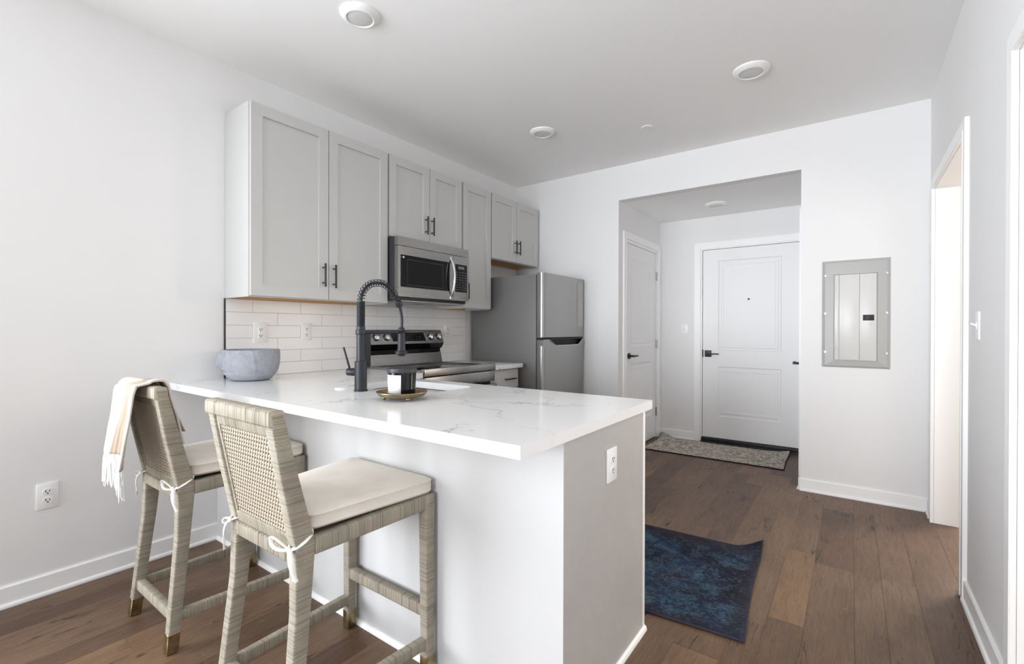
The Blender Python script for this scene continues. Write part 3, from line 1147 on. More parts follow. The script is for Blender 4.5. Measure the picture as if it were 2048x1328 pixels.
# arch path in the y-z plane
zb_ = ZT + .415
path = bez((FX, FY, zb_), (FX, FY + .002, zb_ + .065), (FX, FY + .050, 1.430), (FX, FY + .112, 1.425), 20)
path += bez((FX, FY + .112, 1.425), (FX, FY + .172, 1.420), (FX, FY + .205, 1.370), (FX, FY + .225, 1.330), 20)[1:]
path_h = path + bez((FX, FY + .225, 1.330), (FX, FY + .243, 1.29), (FX, FY + .250, 1.25), (FX, FY + .243, 1.205), 12)[1:]
b = B(); b.tube(path_h, .0072, 12)
b.obj('hose', 'faucet', t)
# coil
def resample(pts, n):
    L = [0]
    for a, c in zip(pts, pts[1:]):
        L.append(L[-1] + (c - a).length)
    out = []
    k = 0
    for i in range(n + 1):
        d = L[-1] * i / n
        while k < len(L) - 2 and d > L[k + 1]:
            k += 1
        f = (d - L[k]) / (L[k + 1] - L[k])
        out.append((pts[k].lerp(pts[k + 1], f), (pts[k + 1] - pts[k]).normalized()))
    return out
turns = 20
coil = []
for i, (p, tg) in enumerate(resample(path, turns * 14)):
    a = 2 * PI * i / 14
    nrm = tg.cross(Vector((1, 0, 0))).normalized()
    coil.append(p + (Vector((1, 0, 0)) * math.cos(a) + nrm * math.sin(a)) * .0165)
b = B(); b.tube(coil, .0020, 6)
b.obj('spring_coil', 'faucet', t)
b = B(); p = Vector((FX, FY + .225, 1.330)); b.cyl(p + Vector((0, -.007, .016)), p + Vector((0, .006, -.014)), .0175, seg=24, bev=.003)
b.obj('coil_end', 'faucet', t)
HY = FY + .243
b = B(); b.lathe((FX, HY, 0), [(0, 1.212), (.010, 1.212), (.0165, 1.206), (.0165, 1.184), (.0185, 1.182), (.0195, 1.105), (.022, 1.093), (.031, 1.090), (.031, 1.078), (.024, 1.074), (.017, 1.073), (.016, 1.066), (0, 1.066)], 36)
b.obj('spray_head', 'faucet', t)
b = B(); b.cyl((FX, FY, 1.188), (FX, HY - .016, 1.188), .0085, seg=16)
ring = [(FX + .020 * math.cos(a), HY + .020 * math.sin(a), 1.192) for a in [2 * PI * i / 28 for i in range(28)]]
b.tube(ring, .0055, 8, closed=True)
b.cyl((FX, FY, 1.176), (FX, FY, 1.200), .0235, seg=28, bev=.002)
b.obj('docking_arm', 'faucet', t)
hd = Vector((-.90, -.42, 0)).normalized()
c0 = Vector((FX, FY, ZT + .088))
b = B(); b.cyl(c0 + hd * .02, c0 + hd * .068, .0175, seg=28, bev=.004)
b.cyl(c0 + hd * .040, c0 + hd * .042, .0188, seg=28)
b.cyl(c0 + hd * .055 + Vector((0, 0, .01)), c0 + hd * .088 + Vector((0, 0, .115)), .0048, seg=12, bev=.001)
b.obj('lever', 'faucet', t)

# ------------------------------------------------------------------ candle on a brass tray
CX, CY = 1.452, .345
t = thing('brass_tray', 'small round footed brass tray under the black candle', 'tray', (CX, CY, ZT))
b = B(); b.lathe((CX, CY, ZT), [(0, .0155), (.074, .0155), (.090, .022), (.1015, .034), (.1035, .034), (.1035, .031), (.092, .018), (.076, .012), (0, .012)], 64)
b.obj('dish', 'brass', t)
for a in (-128, -22, 100):
    b = B(); b.sphere((CX + .071 * math.cos(R(a)), CY + .071 * math.sin(R(a)), ZT + .0082), .0080)
    b.obj('foot', 'brass', t)
t = thing('candle_jar', 'black glass candle jar with blank white label, standing on the brass tray', 'candle', (CX, CY, ZT + .0157))
z0 = ZT + .0157
b = B(); b.lathe((CX, CY, z0), [(0, .0002), (.050, .0002), (.054, .004), (.0555, .030), (.0575, .100), (.0545, .100), (.0525, .030), (.050, .012), (0, .012)], 56)
b.obj('jar', 'black_gloss', t)
b = B(); b.lathe((CX, CY, z0), [(.0, .0965), (.060, .0965), (.0605, .099), (.0605, .112), (.058, .114), (.050, .1135), (0, .1135)], 56)
b.obj('lid', 'black_side', t)
va = math.atan2(-.948 - CY, 2.95 - CX)
b = B()
def lab(u, v):
    a = va - R(100) + R(96) * u
    zz = .012 + .076 * v
    r_ = .0553 + .0022 * (zz - .03) / .07 + .0004
    return (CX + r_ * math.cos(a), CY + r_ * math.sin(a), z0 + zz)
b.surf(lab, 20, 2)
l_ = b.obj('label', 'sticker', t, solid=.0003)
l_['label'] = 'blank white paper label'
b = B()
for k in range(6):
    def ln(u, v, k=k):
        a = va - R(100) + R(96) * (.12 + .76 * u)
        zz = .078 - .010 * k + .0012 * v if k else .0805 + .002 * v
        r_ = .0553 + .0022 * (zz - .03) / .07 + .0007
        return (CX + r_ * math.cos(a), CY + r_ * math.sin(a), z0 + zz)
    if k in (0,):
        b.surf(ln, 16, 1)
b.obj('printed_line', 'display_text', l_, solid=.0001)

# ------------------------------------------------------------------ stone head bowl
BX, BY = .190, .330
t = thing('stone_bowl', 'blue-grey stone bowl carved as the lower half of a face', 'bowl', (BX, BY, ZT))
b = B()
prof = [(0, .001), (.085, .001), (.105, .006), (.128, .030), (.142, .060), (.149, .095), (.151, .130), (.149, .168), (.146, .172), (.136, .172), (.133, .166), (.132, .100), (.110, .045), (0, .035)]
pp = []
for (r0, z0_), (r1, z1_) in zip(prof, prof[1:]):
    n = max(1, int(math.hypot(r1 - r0, z1_ - z0_) / .006))
    for i in range(n):
        pp.append((r0 + (r1 - r0) * i / n, z0_ + (z1_ - z0_) * i / n))
pp.append(prof[-1])
b.lathe((BX, BY, ZT), pp, 120)
fa = math.atan2(-.91, -.45)   # the face looks away to the left of the camera
rn = random.Random(3)
for v in b.bm.verts:
    d = v.co - Vector((BX, BY, ZT))
    r_ = math.hypot(d.x, d.y)
    if r_ < .06:
        continue
    a = math.atan2(d.y, d.x) - fa
    a = (a + PI) % (2 * PI) - PI
    outer_ = r_ > .1345 or d.z < .03
    s = 0
    z = d.z
    if outer_:
        # flatter cheeks, chin, lips, nose, brow
        s -= .010 * math.exp(-(a / .9) ** 2)
        s += .034 * math.exp(-(a / .16) ** 2) * (1 if z > .085 else math.exp(-((z - .085) / .010) ** 2)) * (1 - max(0, (z - .095)) / .10)
        s += .013 * math.exp(-(a / .30) ** 2) * math.exp(-((z - .064) / .008) ** 2)
        s += .014 * math.exp(-(a / .26) ** 2) * math.exp(-((z - .046) / .008) ** 2)
        s -= .008 * math.exp(-(a / .34) ** 2) * math.exp(-((z - .055) / .003) ** 2)
        s += .010 * math.exp(-(a / .30) ** 2) * math.exp(-((z - .018) / .012) ** 2)
        for sg in (-1, 1):
            s -= .012 * math.exp(-((a - sg * .42) / .18) ** 2) * math.exp(-((z - .140) / .012) ** 2)
            s += .006 * math.exp(-((a - sg * .42) / .14) ** 2) * math.exp(-((z - .140) / .007) ** 2)
        # carved crease behind the jaw, and a low ear ridge
        for sg in (-1, 1):
            s -= .0035 * math.exp(-((a - sg * (1.72 + .9 * (.17 - z))) / .020) ** 2)
            s += .0022 * math.exp(-((a - sg * (1.66 + .9 * (.17 - z))) / .05) ** 2)
        s += .0008 * math.sin(z * 60 + a * 3) * math.sin(a * 5)
    k = (r_ + s) / r_
    v.co.x = BX + d.x * k * 1.0
    v.co.y = BY + d.y * k * 1.0
b.obj('head', 'stone', t, angle=60)

# ------------------------------------------------------------------ microwave
t = thing('microwave_oven', 'stainless over-the-range microwave with curved handle', 'microwave', (.2, 1.585, 1.405))
b = B(); b.box(.0095, .366, 1.2135, 1.955, 1.412, 1.8535, .003)
b.obj('body', 'black_side', t)
b = B(); b.box(.03, .35, 1.24, 1.94, 1.403, 1.4115)
for k in range(2):
    b.box(.10, .28, 1.30 + k * .36, 1.54 + k * .36, 1.398, 1.403, .001)
b.obj('grease_filter', 'nickel', t)
b = B()
# top vent strip, slightly sloping back
b.poly([(.366, 1.2135, 1.790), (.400, 1.2135, 1.790), (.394, 1.2135, 1.8535), (.366, 1.2135, 1.8535)], (0, .7415, 0))
b.obj('vent_strip', 'steel', t)
b = B()
b.holed([(1.2135, 1.432), (1.7675, 1.432), (1.7675, 1.786), (1.2135, 1.786)], [[(1.236, 1.500), (1.236, 1.726), (1.728, 1.726), (1.728, 1.500)]], lambda u, v: (.368, u, v), (.034, 0, 0))
d = b.obj('door', 'steel', t)
b = B(); b.box(.370, .3995, 1.236, 1.728, 1.500, 1.726)
w_ = b.obj('window', 'black_gloss', d)
b = B(); b.holed([(1.30, 1.515), (1.66, 1.515), (1.66, 1.70), (1.30, 1.70)], [[(1.305, 1.52), (1.305, 1.695), (1.655, 1.695), (1.655, 1.52)]], lambda u, v: (.3996, u, v), (.0003, 0, 0))
b.obj('window_line', 'black_side', d)
b = B(); b.box(.3996, .4002, 1.259, 1.272, 1.703, 1.716)
b.obj('sticker', 'sticker', d)
b = B(); b.box(.3996, .4000, 1.239, 1.256, 1.7075, 1.7105)
b.obj('printed_mark', 'display_text', d)
b = B(); b.tube(bez((.402, 1.742, 1.755), (.452, 1.748, 1.70), (.452, 1.748, 1.52), (.402, 1.742, 1.455), 24), .0105, 12, flat=.8)
b.tube([(.400, 1.742, 1.768), (.404, 1.742, 1.752)], .010, 12); b.tube([(.400, 1.742, 1.442), (.404, 1.742, 1.458)], .010, 12)
b.obj('handle', 'chrome', d)
b = B()
for k in range(9):
    b.box(.4021, .4026, 1.465 + k * .0075, 1.4695 + k * .0075, 1.452, 1.457)
b.obj('brand_mark', 'nickel', d)
b = B()
b.holed([(1.7705, 1.432), (1.955, 1.432), (1.955, 1.786), (1.7705, 1.786)], [[(1.792, 1.500), (1.792, 1.722), (1.934, 1.722), (1.934, 1.500)]], lambda u, v: (.368, u, v), (.033, 0, 0))
c_ = b.obj('control_panel', 'steel', t)
b = B(); b.box(.370, .4000, 1.792, 1.934, 1.500, 1.722)
b.obj('glass_face', 'black_gloss', c_)
b = B()
b.box(.4001, .4005, 1.83, 1.90, 1.685, 1.707)
for r_ in range(8):
    for q in range(4):
        b.box(.4001, .4005, 1.808 + q * .033, 1.822 + q * .033, 1.516 + r_ * .020, 1.521 + r_ * .020)
b.obj('keypad_print', 'display_text', c_)

# ------------------------------------------------------------------ range
t = thing('electric_range', 'stainless steel electric range with glass cooktop and four-knob backguard', 'range', (.35, 1.595, 0))
Y0, Y1 = 1.2175, 1.9705
b = B(); b.box(.02, .62, Y0, Y1, .02, .905)
b.obj('body', 'black_side', t)
b = B(); b.box(.055, .632, Y0 + .006, Y1 - .006, .905, .9205, .002)
b.obj('cooktop', 'black_gloss', t)
for cy_, cx_, r_ in ((1.40, .22, .075), (1.79, .22, .09), (1.40, .47, .10), (1.79, .47, .075)):
    ring = [(cx_ + r_ * math.cos(a), cy_ + r_ * math.sin(a), .9208) for a in [2 * PI * i / 40 for i in range(40)]]
    b = B(); b.tube(ring, .0006, 4, closed=True)
    b.obj('burner_ring', 'display_text', t)
b = B(); b.box(.632, .672, Y0, Y1, .885, .937, .004)
b.box(.06, .632, Y0, Y0 + .006, .900, .926); b.box(.06, .632, Y1 - .006, Y1, .900, .926)
b.obj('front_trim', 'steel', t)
# backguard
b = B()
b.poly([(.012, Y0, 1.196), (.062, Y0, 1.196), (.068, Y0, 1.190), (.104, Y0, 1.088), (.012, Y0, 1.088)], (0, Y1 - Y0, 0))
bg = b.obj('backguard', 'steel', t, angle=20); bg['label'] = 'tilted steel control panel'
b = B()
b.poly([(.012, Y0, 1.0875), (.103, Y0, 1.0875), (.078, Y0, 1.048), (.060, Y0, 1.040), (.060, Y0, 1.014), (.012, Y0, 1.014)], (0, Y1 - Y0, 0))
b.obj('vent_slot', 'black_gloss', t, angle=20)
b = B()
b.poly([(.012, Y0, 1.0135), (.062, Y0, 1.0135), (.068, Y0, 1.008), (.084, Y0, .935), (.084, Y0, .921), (.012, Y0, .921)], (0, Y1 - Y0, 0))
b.obj('splash_plate', 'steel', t, angle=20)
b = B(); b.box(.010, .10, Y0 - .003, Y0 - .0002, .93, 1.19, .001)
b.obj('end_cap', 'black_side', bg)
sl = Vector((.102, 0, .036)).normalized()   # outward normal of the control face
def onface(y, z, out=0.0):
    x_ = .068 + (1.190 - z) / (1.190 - 1.088) * .036
    return Vector((x_, y, z)) + sl * out
b = B()
pts = [onface(1.428, 1.108, .0004), onface(1.768, 1.108, .0004), onface(1.757, 1.176, .0004), onface(1.413, 1.176, .0004)]
b.poly(pts, sl * .0012)
dsp = b.obj('display', 'black_gloss', bg)
b = B()
for q in range(12):
    p = onface(1.53 + q * .016, 1.120 + (q % 2) * .018, .0018)
    b.box(p.x - .0004, p.x + .0004, p.y, p.y + .008, p.z, p.z + .003)
b.obj('display_print', 'display_text', dsp)
for y_ in (1.276, 1.374, 1.827, 1.924):
    b = B()
    p = onface(y_, 1.141)
    b.cyl(p, p + sl * .004, .0290, seg=32)
    kb = b.obj('knob_base', 'black_side', bg)
    b = B()
    b.cyl(p + sl * .0042, p + sl * .022, .0270, .0240, seg=32, bev=.002)
    q1 = p + sl * .022
    upv = Vector((-sl.z, 0, sl.x))
    mt = Matrix.Translation(q1 + sl * .004) @ Matrix(((sl.x, 0, upv.x, 0), (0, 1, 0, 0), (sl.z, 0, upv.z, 0), (0, 0, 0, 1)))
    b.box(-.005, .005, -.0060, .0060, -.0235, .0235, .002, mat=mt)
    b.obj('knob', 'chrome', bg)
# oven door
b = B(); b.box(.622, .664, Y0 + .002, Y1 - .002, .800, .879, .003); b.box(.622, .664, Y0 + .002, Y1 - .002, .16, .36, .003)
b.box(.622, .664, Y0 + .002, Y0 + .06, .36, .80); b.box(.622, .664, Y1 - .06, Y1 - .002, .36, .80)
od = b.obj('oven_door', 'steel', t)
b = B(); b.box(.622, .660, Y0 + .06, Y1 - .06, .36, .80)
b.obj('oven_window', 'black_gloss', od)
b = B(); b.cyl((.705, Y0 + .04, .775), (.705, Y1 - .04, .775), .012, seg=20, bev=.003)
for y_ in (Y0 + .07, Y1 - .07):
    b.box(.66, .705, y_ - .012, y_ + .012, .766, .786, .003)
b.obj('oven_handle', 'steel', od)
b = B(); b.box(.622, .664, Y0 + .002, Y1 - .002, .03, .152, .003)
b.obj('warming_drawer', 'steel', t)

# ------------------------------------------------------------------ small base cabinet right of the range, corner base left
t = thing('base_cabinet', 'small grey base cabinet with a drawer, between range and refrigerator', 'cabinet', (.3, 2.17, 0), 'grey base cabinets')
b = B(); b.box(.01, .60, 1.985, 2.358, .10, .8785); b.box(.01, .54, 1.985, 2.358, 0, .10)
b.obj('body', 'cab', t)
b = B(); b.box(.6005, .6195, 1.990, 2.353, .712, .868, .002)
dr = b.obj('drawer', 'cab', t)
pull(dr, (2.214, .790), .15, False, .6195)
d_ = shaker(t, 1.990, 2.353, .115, .705, x=.6005, th=.019)
pull(d_, (2.03, .62), .14, True, .6195)
t = thing('base_cabinet', 'grey corner base cabinet left of the range, under the worktop return', 'cabinet', (.3, 1.05, 0), 'grey base cabinets')
b = B(); b.box(.01, .60, .26, 1.208, .10, .8785)
b.obj('body', 'cab', t)
b = B(); b.box(.6005, .6195, .90, 1.203, .115, .868, .002)
b.obj('door', 'cab', t)

# ------------------------------------------------------------------ refrigerator
t = thing('refrigerator', 'stainless top-freezer refrigerator with dark grey side', 'refrigerator', (.4, 2.79, 0))
FY0, FY1 = 2.418, 3.168
b = B(); b.box(.035, .757, FY0 + .002, FY1 - .002, .03, 1.678, .004); b.box(.08, .72, FY0 + .02, FY1 - .02, 0, .03)
b.obj('body', 'fridge_side', t)
b = B(); b.box(.757, .768, FY0 + .008, FY1 - .008, .05, 1.672)
b.obj('door_gasket', 'dark', t)
def fdoor(name, z0, z1, notch=False):
    b = B()
    n = 20
    prof = []
    r = .022
    # plan outline of the door (x,y), front slightly bowed with rounded corners
    front = []
    for i in range(n + 1):
        s_ = i / n
        y = FY0 + r + (FY1 - FY0 - 2 * r) * s_
        front.append((.828 + .010 * math.sin(PI * s_), y))
    out = [(.768, FY0), (.808, FY0)] + [(.808 + .020 * math.sin(R(a)), FY0 + r * (1 - math.cos(R(a)))) for a in (22, 45, 68)] + front
    out += [(.808 + .020 * math.sin(R(a)), FY1 - r * (1 - math.cos(R(a)))) for a in (68, 45, 22)] + [(.808, FY1), (.768, FY1)]
    if not notch:
        b.poly([(x_, y_, z0) for x_, y_ in out], (0, 0, z1 - z0))
    else:
        zn = z1 - .052
        b.poly([(x_, y_, z0) for x_, y_ in out], (0, 0, zn - z0))
        # top band with a pocket: rear strip full width, front parts left and right with slanted ends
        b.box(.768, .785, FY0, FY1, zn, z1)
        def blk(ya, yb, yc, yd):
            # slanted block from (ya..yb at bottom) (yc..yd at top)
            a = [(.785, ya, zn), (.8285, ya, zn), (.8285 + (.006 if ya > FY0 + .05 or yb < FY1 - .05 else 0), yb, zn), (.785, yb, zn)]
            c = [(.785, yc, z1), (.8285, yc, z1), (.8285, yd, z1), (.785, yd, z1)]
            A = [b.bm.verts.new(q) for q in a]; C = [b.bm.verts.new(q) for q in c]
            b.bm.faces.new(A[::-1]); b.bm.faces.new(C)
            for k in range(4):
                j = (k + 1) % 4
                b.bm.faces.new((A[k], A[j], C[j], C[k]))
        blk(FY0 + .002, FY0 + .21, FY0 + .002, FY0 + .10)
        blk(FY1 - .13, FY1 - .002, FY1 - .04, FY1 - .002)
    return b.obj(name, 'steel_v', t, angle=25)
fz = fdoor('freezer_door', 1.136, 1.690)
fd = fdoor('fridge_door', .055, 1.114, True)
for par_, za, zb_3 in ((fz, 1.139, 1.687), (fd, .058, 1.111)):
    b = B(); b.box(.7715, .8045, FY0 - .0012, FY0 + .001, za, zb_3, .0004)
    b.obj('side_trim', 'fridge_side', par_)
b = B(); b.box(.7855, .790, FY0 + .11, FY1 - .045, 1.063, 1.113)
b.obj('grip_pocket', 'dark', fd)
b = B(); b.tube([(.832, FY0 + .02, 1.1145), (.832, FY0 + .10, 1.1145), (.836, FY0 + .205, 1.0635), (.838, (FY0 + FY1) / 2, 1.0625), (.836, FY1 - .13, 1.0635), (.832, FY1 - .04, 1.1145), (.832, FY1 - .01, 1.1145)], .0035, 8)
b.obj('grip_trim', 'chrome', fd)
b = B(); b.box(.768, .822, FY0 + .01, FY1 - .01, 1.118, 1.132)
b.obj('door_gap', 'dark', t)
b = B(); b.poly([(.8341, 3.022, 1.235), (.8298, 3.135, 1.235), (.8298, 3.135, 1.658), (.8341, 3.022, 1.658)], (.0005, 0, 0))
b.obj('paper_sheet', 'sheet', fz)['label'] = 'pale paper sheet stuck on the freezer door'
b = B(); b.box(.70, .765, FY1 - .05, FY1 - .01, 1.6785, 1.692, .002)
b.obj('hinge_cover', 'black_side', t)

# ------------------------------------------------------------------ breaker panel
t = thing('breaker_panel', 'grey metal electrical breaker panel flush on the far wall', 'electrical panel', (2.966, D, 1.32))
b = B()
x0, x1, z0, z1 = 2.770, 3.162, .936, 1.706
rings = []
for i_, d_ in ((0, 0), (0, .004), (.018, .012), (.070, .017), (.072, .009)):
    rings.append([b.bm.verts.new((a, D - d_, c)) for a, c in ((x0 + i_, z0 + i_ * .7), (x1 - i_, z0 + i_ * .7), (x1 - i_, z1 - i_ * 1.45 * (1 if i_ > .02 else .7)), (x0 + i_, z1 - i_ * 1.45 * (1 if i_ > .02 else .7)))])
for r0, r1 in zip(rings, rings[1:]):
    for k in range(4):
        j = (k + 1) % 4
        b.bm.faces.new((r0[k], r0[j], r1[j], r1[k]))
b.bm.faces.new(rings[-1])
b.obj('cover_frame', 'panel_grey', t, angle=8)
b = B(); b.box(2.846, 2.872, D - .0155, D - .009, .992, 1.600, .001); b.box(2.992, 3.086, D - .0165, D - .009, .990, 1.602, .0015)
b.obj('inner_cover', 'panel_light', t)
b = B(); b.box(2.8735, 2.9905, D - .019, D - .009, .990, 1.602, .002)
pd = b.obj('access_door', 'panel_light', t)
b = B(); b.sphere((2.962, D - .020, 1.003), .010, (1, .5, 1))
b.obj('latch_knob', 'panel_light', pd)
b = B(); b.sphere((2.965, D - .019, 1.592), .008, (1.4, .4, 1))
b.obj('latch_tab', 'panel_light', pd)
for z in (1.505, 1.085):
    b = B(); b.box(2.838, 2.848, D - .019, D - .012, z - .015, z + .015, .001)
    b.obj('hinge', 'panel_grey', t)
b = B(); b.box(3.010, 3.073, D - .0185, D - .0163, 1.272, 1.312, .001)
rc = b.obj('switch_recess', 'dark', t)
b = B(); b.box(3.030, 3.050, D - .0215, D - .0185, 1.279, 1.305, .001)
b.obj('breaker_switch', 'black_side', rc)
b = B(); b.sphere((3.052, D - .0165, 1.247), .006, (1, .3, 1))
b.obj('lock_plug', 'panel_light', t)
for x_ in (2.789, 3.143):
    for z in (1.60, 1.325, 1.045):
        b = B(); b.cyl((x_, D - .009, z), (x_, D - .0155, z), .007, .006, seg=14)
        b.obj('screw', 'chrome', t)

# ------------------------------------------------------------------ rugs
def rug(name, label, c4, mat, bind, curls, wav=.0):
    """c4: near-left, near-right, far-right, far-left corners"""
    P4 = [Vector((q[0], q[1], 0)) for q in c4]
    ctr = sum(P4, Vector()) / 4
    t = thing(name, label, 'rug', (ctr.x, ctr.y, 0), 'small rugs')
    def lift(px, py):
        z = 0
        for (qx, qy, r_, h_) in curls:
            d = math.hypot(px - qx, py - qy)
            if d < r_:
                z += h_ * (1 - d / r_) ** 1.7
        return z
    def fn(u, v):
        p = P4[0] * (1 - u) * (1 - v) + P4[1] * u * (1 - v) + P4[2] * u * v + P4[3] * (1 - u) * v
        px = p.x + wav * math.sin(v * PI) * (1 if u > .5 else -1) * abs(u - .5) * 2
        return (px, p.y, .0058 + lift(px, p.y))
    b = B()
    b.surf(lambda u, v: fn(u, v), 90, 60)
    o = b.obj('pile', mat, t, angle=80, solid=.008)
    edge = [fn(i / 60, 0) for i in range(61)] + [fn(1, i / 40) for i in range(1, 41)] + [fn(1 - i / 60, 1) for i in range(1, 61)] + [fn(0, 1 - i / 40) for i in range(1, 40)]
    b = B(); b.tube(edge, .0048, 8, closed=True)
    b.obj('bound_edge', bind, t)
    return t


rug('area_rug', 'dark blue distressed rug with a turned-up corner, behind the peninsula', [(1.10, .905), (2.618, 1.030), (2.565, 1.885), (1.10, 1.815)], 'rug_blue', 'rug_back', [(2.57, 1.895, .15, .07), (2.64, 1.45, .06, .0)], -.012)
rug('area_rug', 'faded grey-beige oriental rug in front of the front door', [(1.225, 3.655), (2.482, 3.665), (2.470, 4.290), (1.225, 4.285)], 'rug_grey', 'rug_back2', [(1.21, 4.30, .20, .06), (2.49, 4.31, .22, .035)], -.01)

# ------------------------------------------------------------------ bar stools
def make_stool(loc, label):
    t = thing('bar_stool', label, 'bar stool', (0, 0, 0), 'rattan bar stools')
    sd = [0]
    def wr(name, sts, par=t, extra=None, rad=.28):
        sd[0] += 1
        b = B(); b.wrapped(sts, seed=sd[0], rad=rad)
        if extra:
            for q in extra:
                sd[0] += 1
                b.wrapped(q, seed=sd[0], rad=rad)
        return b.obj(name, 'wicker', par, angle=60)
    X = lambda h: (h, 0, 0)
    Yv = lambda h: (0, h, 0)
    Z = lambda h: (0, 0, h)
    for s in (-1, 1):
        # front leg
        l = wr('leg', [((s * .2235, .1975, .066), X(.0172), Yv(.0172)), ((s * .2205, .1965, .602), X(.0205), Yv(.0205))])
        b = B(); b.box(s * .2238 - .0182, s * .2238 + .0182, .1976 - .0182, .1976 + .0182, .002, .072, .0015)
        b.obj('foot_cap', 'brass', l)
        # rear leg
        l = wr('leg', [((s * .1975, -.281, .066), X(.0178), Yv(.019)), ((s * .180, -.243, .42), X(.019), Yv(.0225)), ((s * .1745, -.2325, .600), X(.020), Yv(.0295))])
        b = B()
        q0, q1 = Vector((s * .2005, -.288, .002)), Vector((s * .1975, -.281, .072))
        for (p, h) in ((q0, .0178), (q1, .0188)):
            pass
        A = [b.bm.verts.new(q0 + Vector((a * .0182, c * .0192, 0))) for a, c in ((-1, -1), (1, -1), (1, 1), (-1, 1))]
        C = [b.bm.verts.new(q1 + Vector((a * .0188, c * .0202, 0))) for a, c in ((-1, -1), (1, -1), (1, 1), (-1, 1))]
        b.bm.faces.new(A[::-1]); b.bm.faces.new(C)
        for k in range(4):
            b.bm.faces.new((A[k], A[(k + 1) % 4], C[(k + 1) % 4], C[k]))
        bmesh.ops.bevel(b.bm, geom=list(b.bm.edges), offset=.0014, segments=1, affect='EDGES')
        b.obj('foot_cap', 'brass', l)
        # back post, leaning back
        wr('back_post', [((s * .1745, -.2325, .598), X(.020), Yv(.0300)), ((s * .176, -.279, .80), X(.0195), Yv(.0245)), ((s * .178, -.3155, .975), X(.0195), Yv(.0185))])
        # side stretcher
        wr('stretcher', [((s * .195, -.262, .125), X(.0140), Z(.0185)), ((s * .2215, .182, .118), X(.0140), Z(.0185))])
    wr('stretcher', [((-.206, .195, .226), Yv(.0150), Z(.0205)), ((.206, .195, .226), Yv(.0150), Z(.0205))])
    wr('stretcher', [((-.182, -.272, .127), Yv(.0140), Z(.0205)), ((.182, -.272, .127), Yv(.0140), Z(.0205))])
    # seat frame rails
    wr('seat_frame', [((-.1555, -.2455, .573), Yv(.0175), Z(.0215)), ((.1555, -.2455, .573), Yv(.0175), Z(.0215))], extra=[
        [((-.1785, -.205, .589), X(.0175), Z(.0240)), ((-.2195, .177, .606), X(.0190), Z(.0245))],
        [((.1785, -.205, .589), X(.0175), Z(.0240)), ((.2195, .177, .606), X(.0190), Z(.0245))],
        [((-.240, .1965, .606), Yv(.0195), Z(.0245)), ((.240, .1965, .606), Yv(.0195), Z(.0245))]])
    # seat deck
    b = B(); b.poly([(-.165, -.225, .590), (.165, -.225, .590), (.205, .185, .612), (-.205, .185, .612)], (0, 0, .006))
    b.obj('seat_deck', 'cane', t)
    # top rail
    wr('top_rail', [((-.1965, -.3165, .9640), Yv(.0205), Z(.0225)), ((.1965, -.3165, .9640), Yv(.0205), Z(.0225))], rad=.4)
    # back panel: thin wrapped border and cane webbing in the plane of the posts
    def bp(x, z, off=0):   # rear plane of the back at height z
        y = -.2625 + (z - .60) / (.975 - .60) * (-.334 + .2625) + .010
        return Vector((x, y + off, z))
    up = (bp(0, .9) - bp(0, .6)).normalized()
    nb = Vector((0, up.z, -up.y))
    hw = .155
    z0, z1 = .612, .944
    sd[0] += 1
    wr('panel_border', [(bp(-hw, .928), nb * .005, up * .016), (bp(hw, .928), nb * .005, up * .016)], extra=[
        [(bp(-hw, .614), nb * .005, up * .018), (bp(hw, .614), nb * .005, up * .018)],
        [(bp(-hw + .004, .62), nb * .005, X(.007)), (bp(-hw + .004, .93), nb * .005, X(.007))],
        [(bp(hw - .004, .62), nb * .005, X(.007)), (bp(hw - .004, .93), nb * .005, X(.007))]])
    b = B()
    rz0, rz1 = .625, .918
    def strip(p, q, w, off):
        d = (q - p)
        L_ = d.length
        d.normalize()
        s_ = nb.cross(d).normalized() * (w / 2)
        o_ = nb * off
        th = nb * .0014
        vs8 = [b.bm.verts.new(c_ + o_ + a * s_ + e_ * th) for c_ in (p, q) for a, e_ in ((-1, -1), (1, -1), (1, 1), (-1, 1))]
        for k in range(4):
            j = (k + 1) % 4
            b.bm.faces.new((vs8[k], vs8[j], vs8[4 + j], vs8[4 + k]))
    hgt = (rz1 - rz0)
    n = 23
    for i in range(n + 1):
        z = rz0 + hgt * i / n
        strip(bp(-hw + .004, z), bp(hw - .004, z), .0072, 0)
    m = 21
    for i in range(m + 1):
        x = -hw + .008 + (2 * hw - .016) * i / m
        strip(bp(x, rz0), bp(x, rz1), .0076, .0016)
    for sg in (1,):
        i = -40
        while i < 60:
            xa = -hw + i * .0141
            # line with slope: dx/dz = sg*0.55
            pts = []
            k = .58 * sg
            za, zb_2 = rz0, rz1
            xs, xe = xa, xa + k * hgt
            lo, hi = -hw + .006, hw - .006
            # clip
            f0, f1 = 0.0, 1.0
            dx = xe - xs
            if abs(dx) > 1e-9:
                t0, t1 = (lo - xs) / dx, (hi - xs) / dx
                if t0 > t1:
                    t0, t1 = t1, t0
                f0, f1 = max(f0, t0), min(f1, t1)
            if f1 - f0 > .03:
                strip(bp(xs + dx * f0, rz0 + hgt * f0), bp(xs + dx * f1, rz0 + hgt * f1), .0028, -.0012 * sg)
            i += 1
    b.obj('cane_back', 'cane', t)
    # cushion
    b = B()
    def outline(ins):
        c4 = [(-.178 + ins, -.212 + ins), (.178 - ins, -.212 + ins), (.236 - ins, .219 - ins), (-.236 + ins, .219 - ins)]
        r_ = max(.006, .034 - ins)
        res = []
        for i in range(4):
            p = Vector(c4[i]); a = Vector(c4[i - 1]); c = Vector(c4[(i + 1) % 4])
            da, dc = (a - p).normalized(), (c - p).normalized()
            for k in range(7):
                tt = k / 6
                q = (p + da * r_) * (1 - tt) ** 2 + p * 2 * tt * (1 - tt) + (p + dc * r_) * tt ** 2
                res.append(q)
        # subdivide straight sides
        out = []
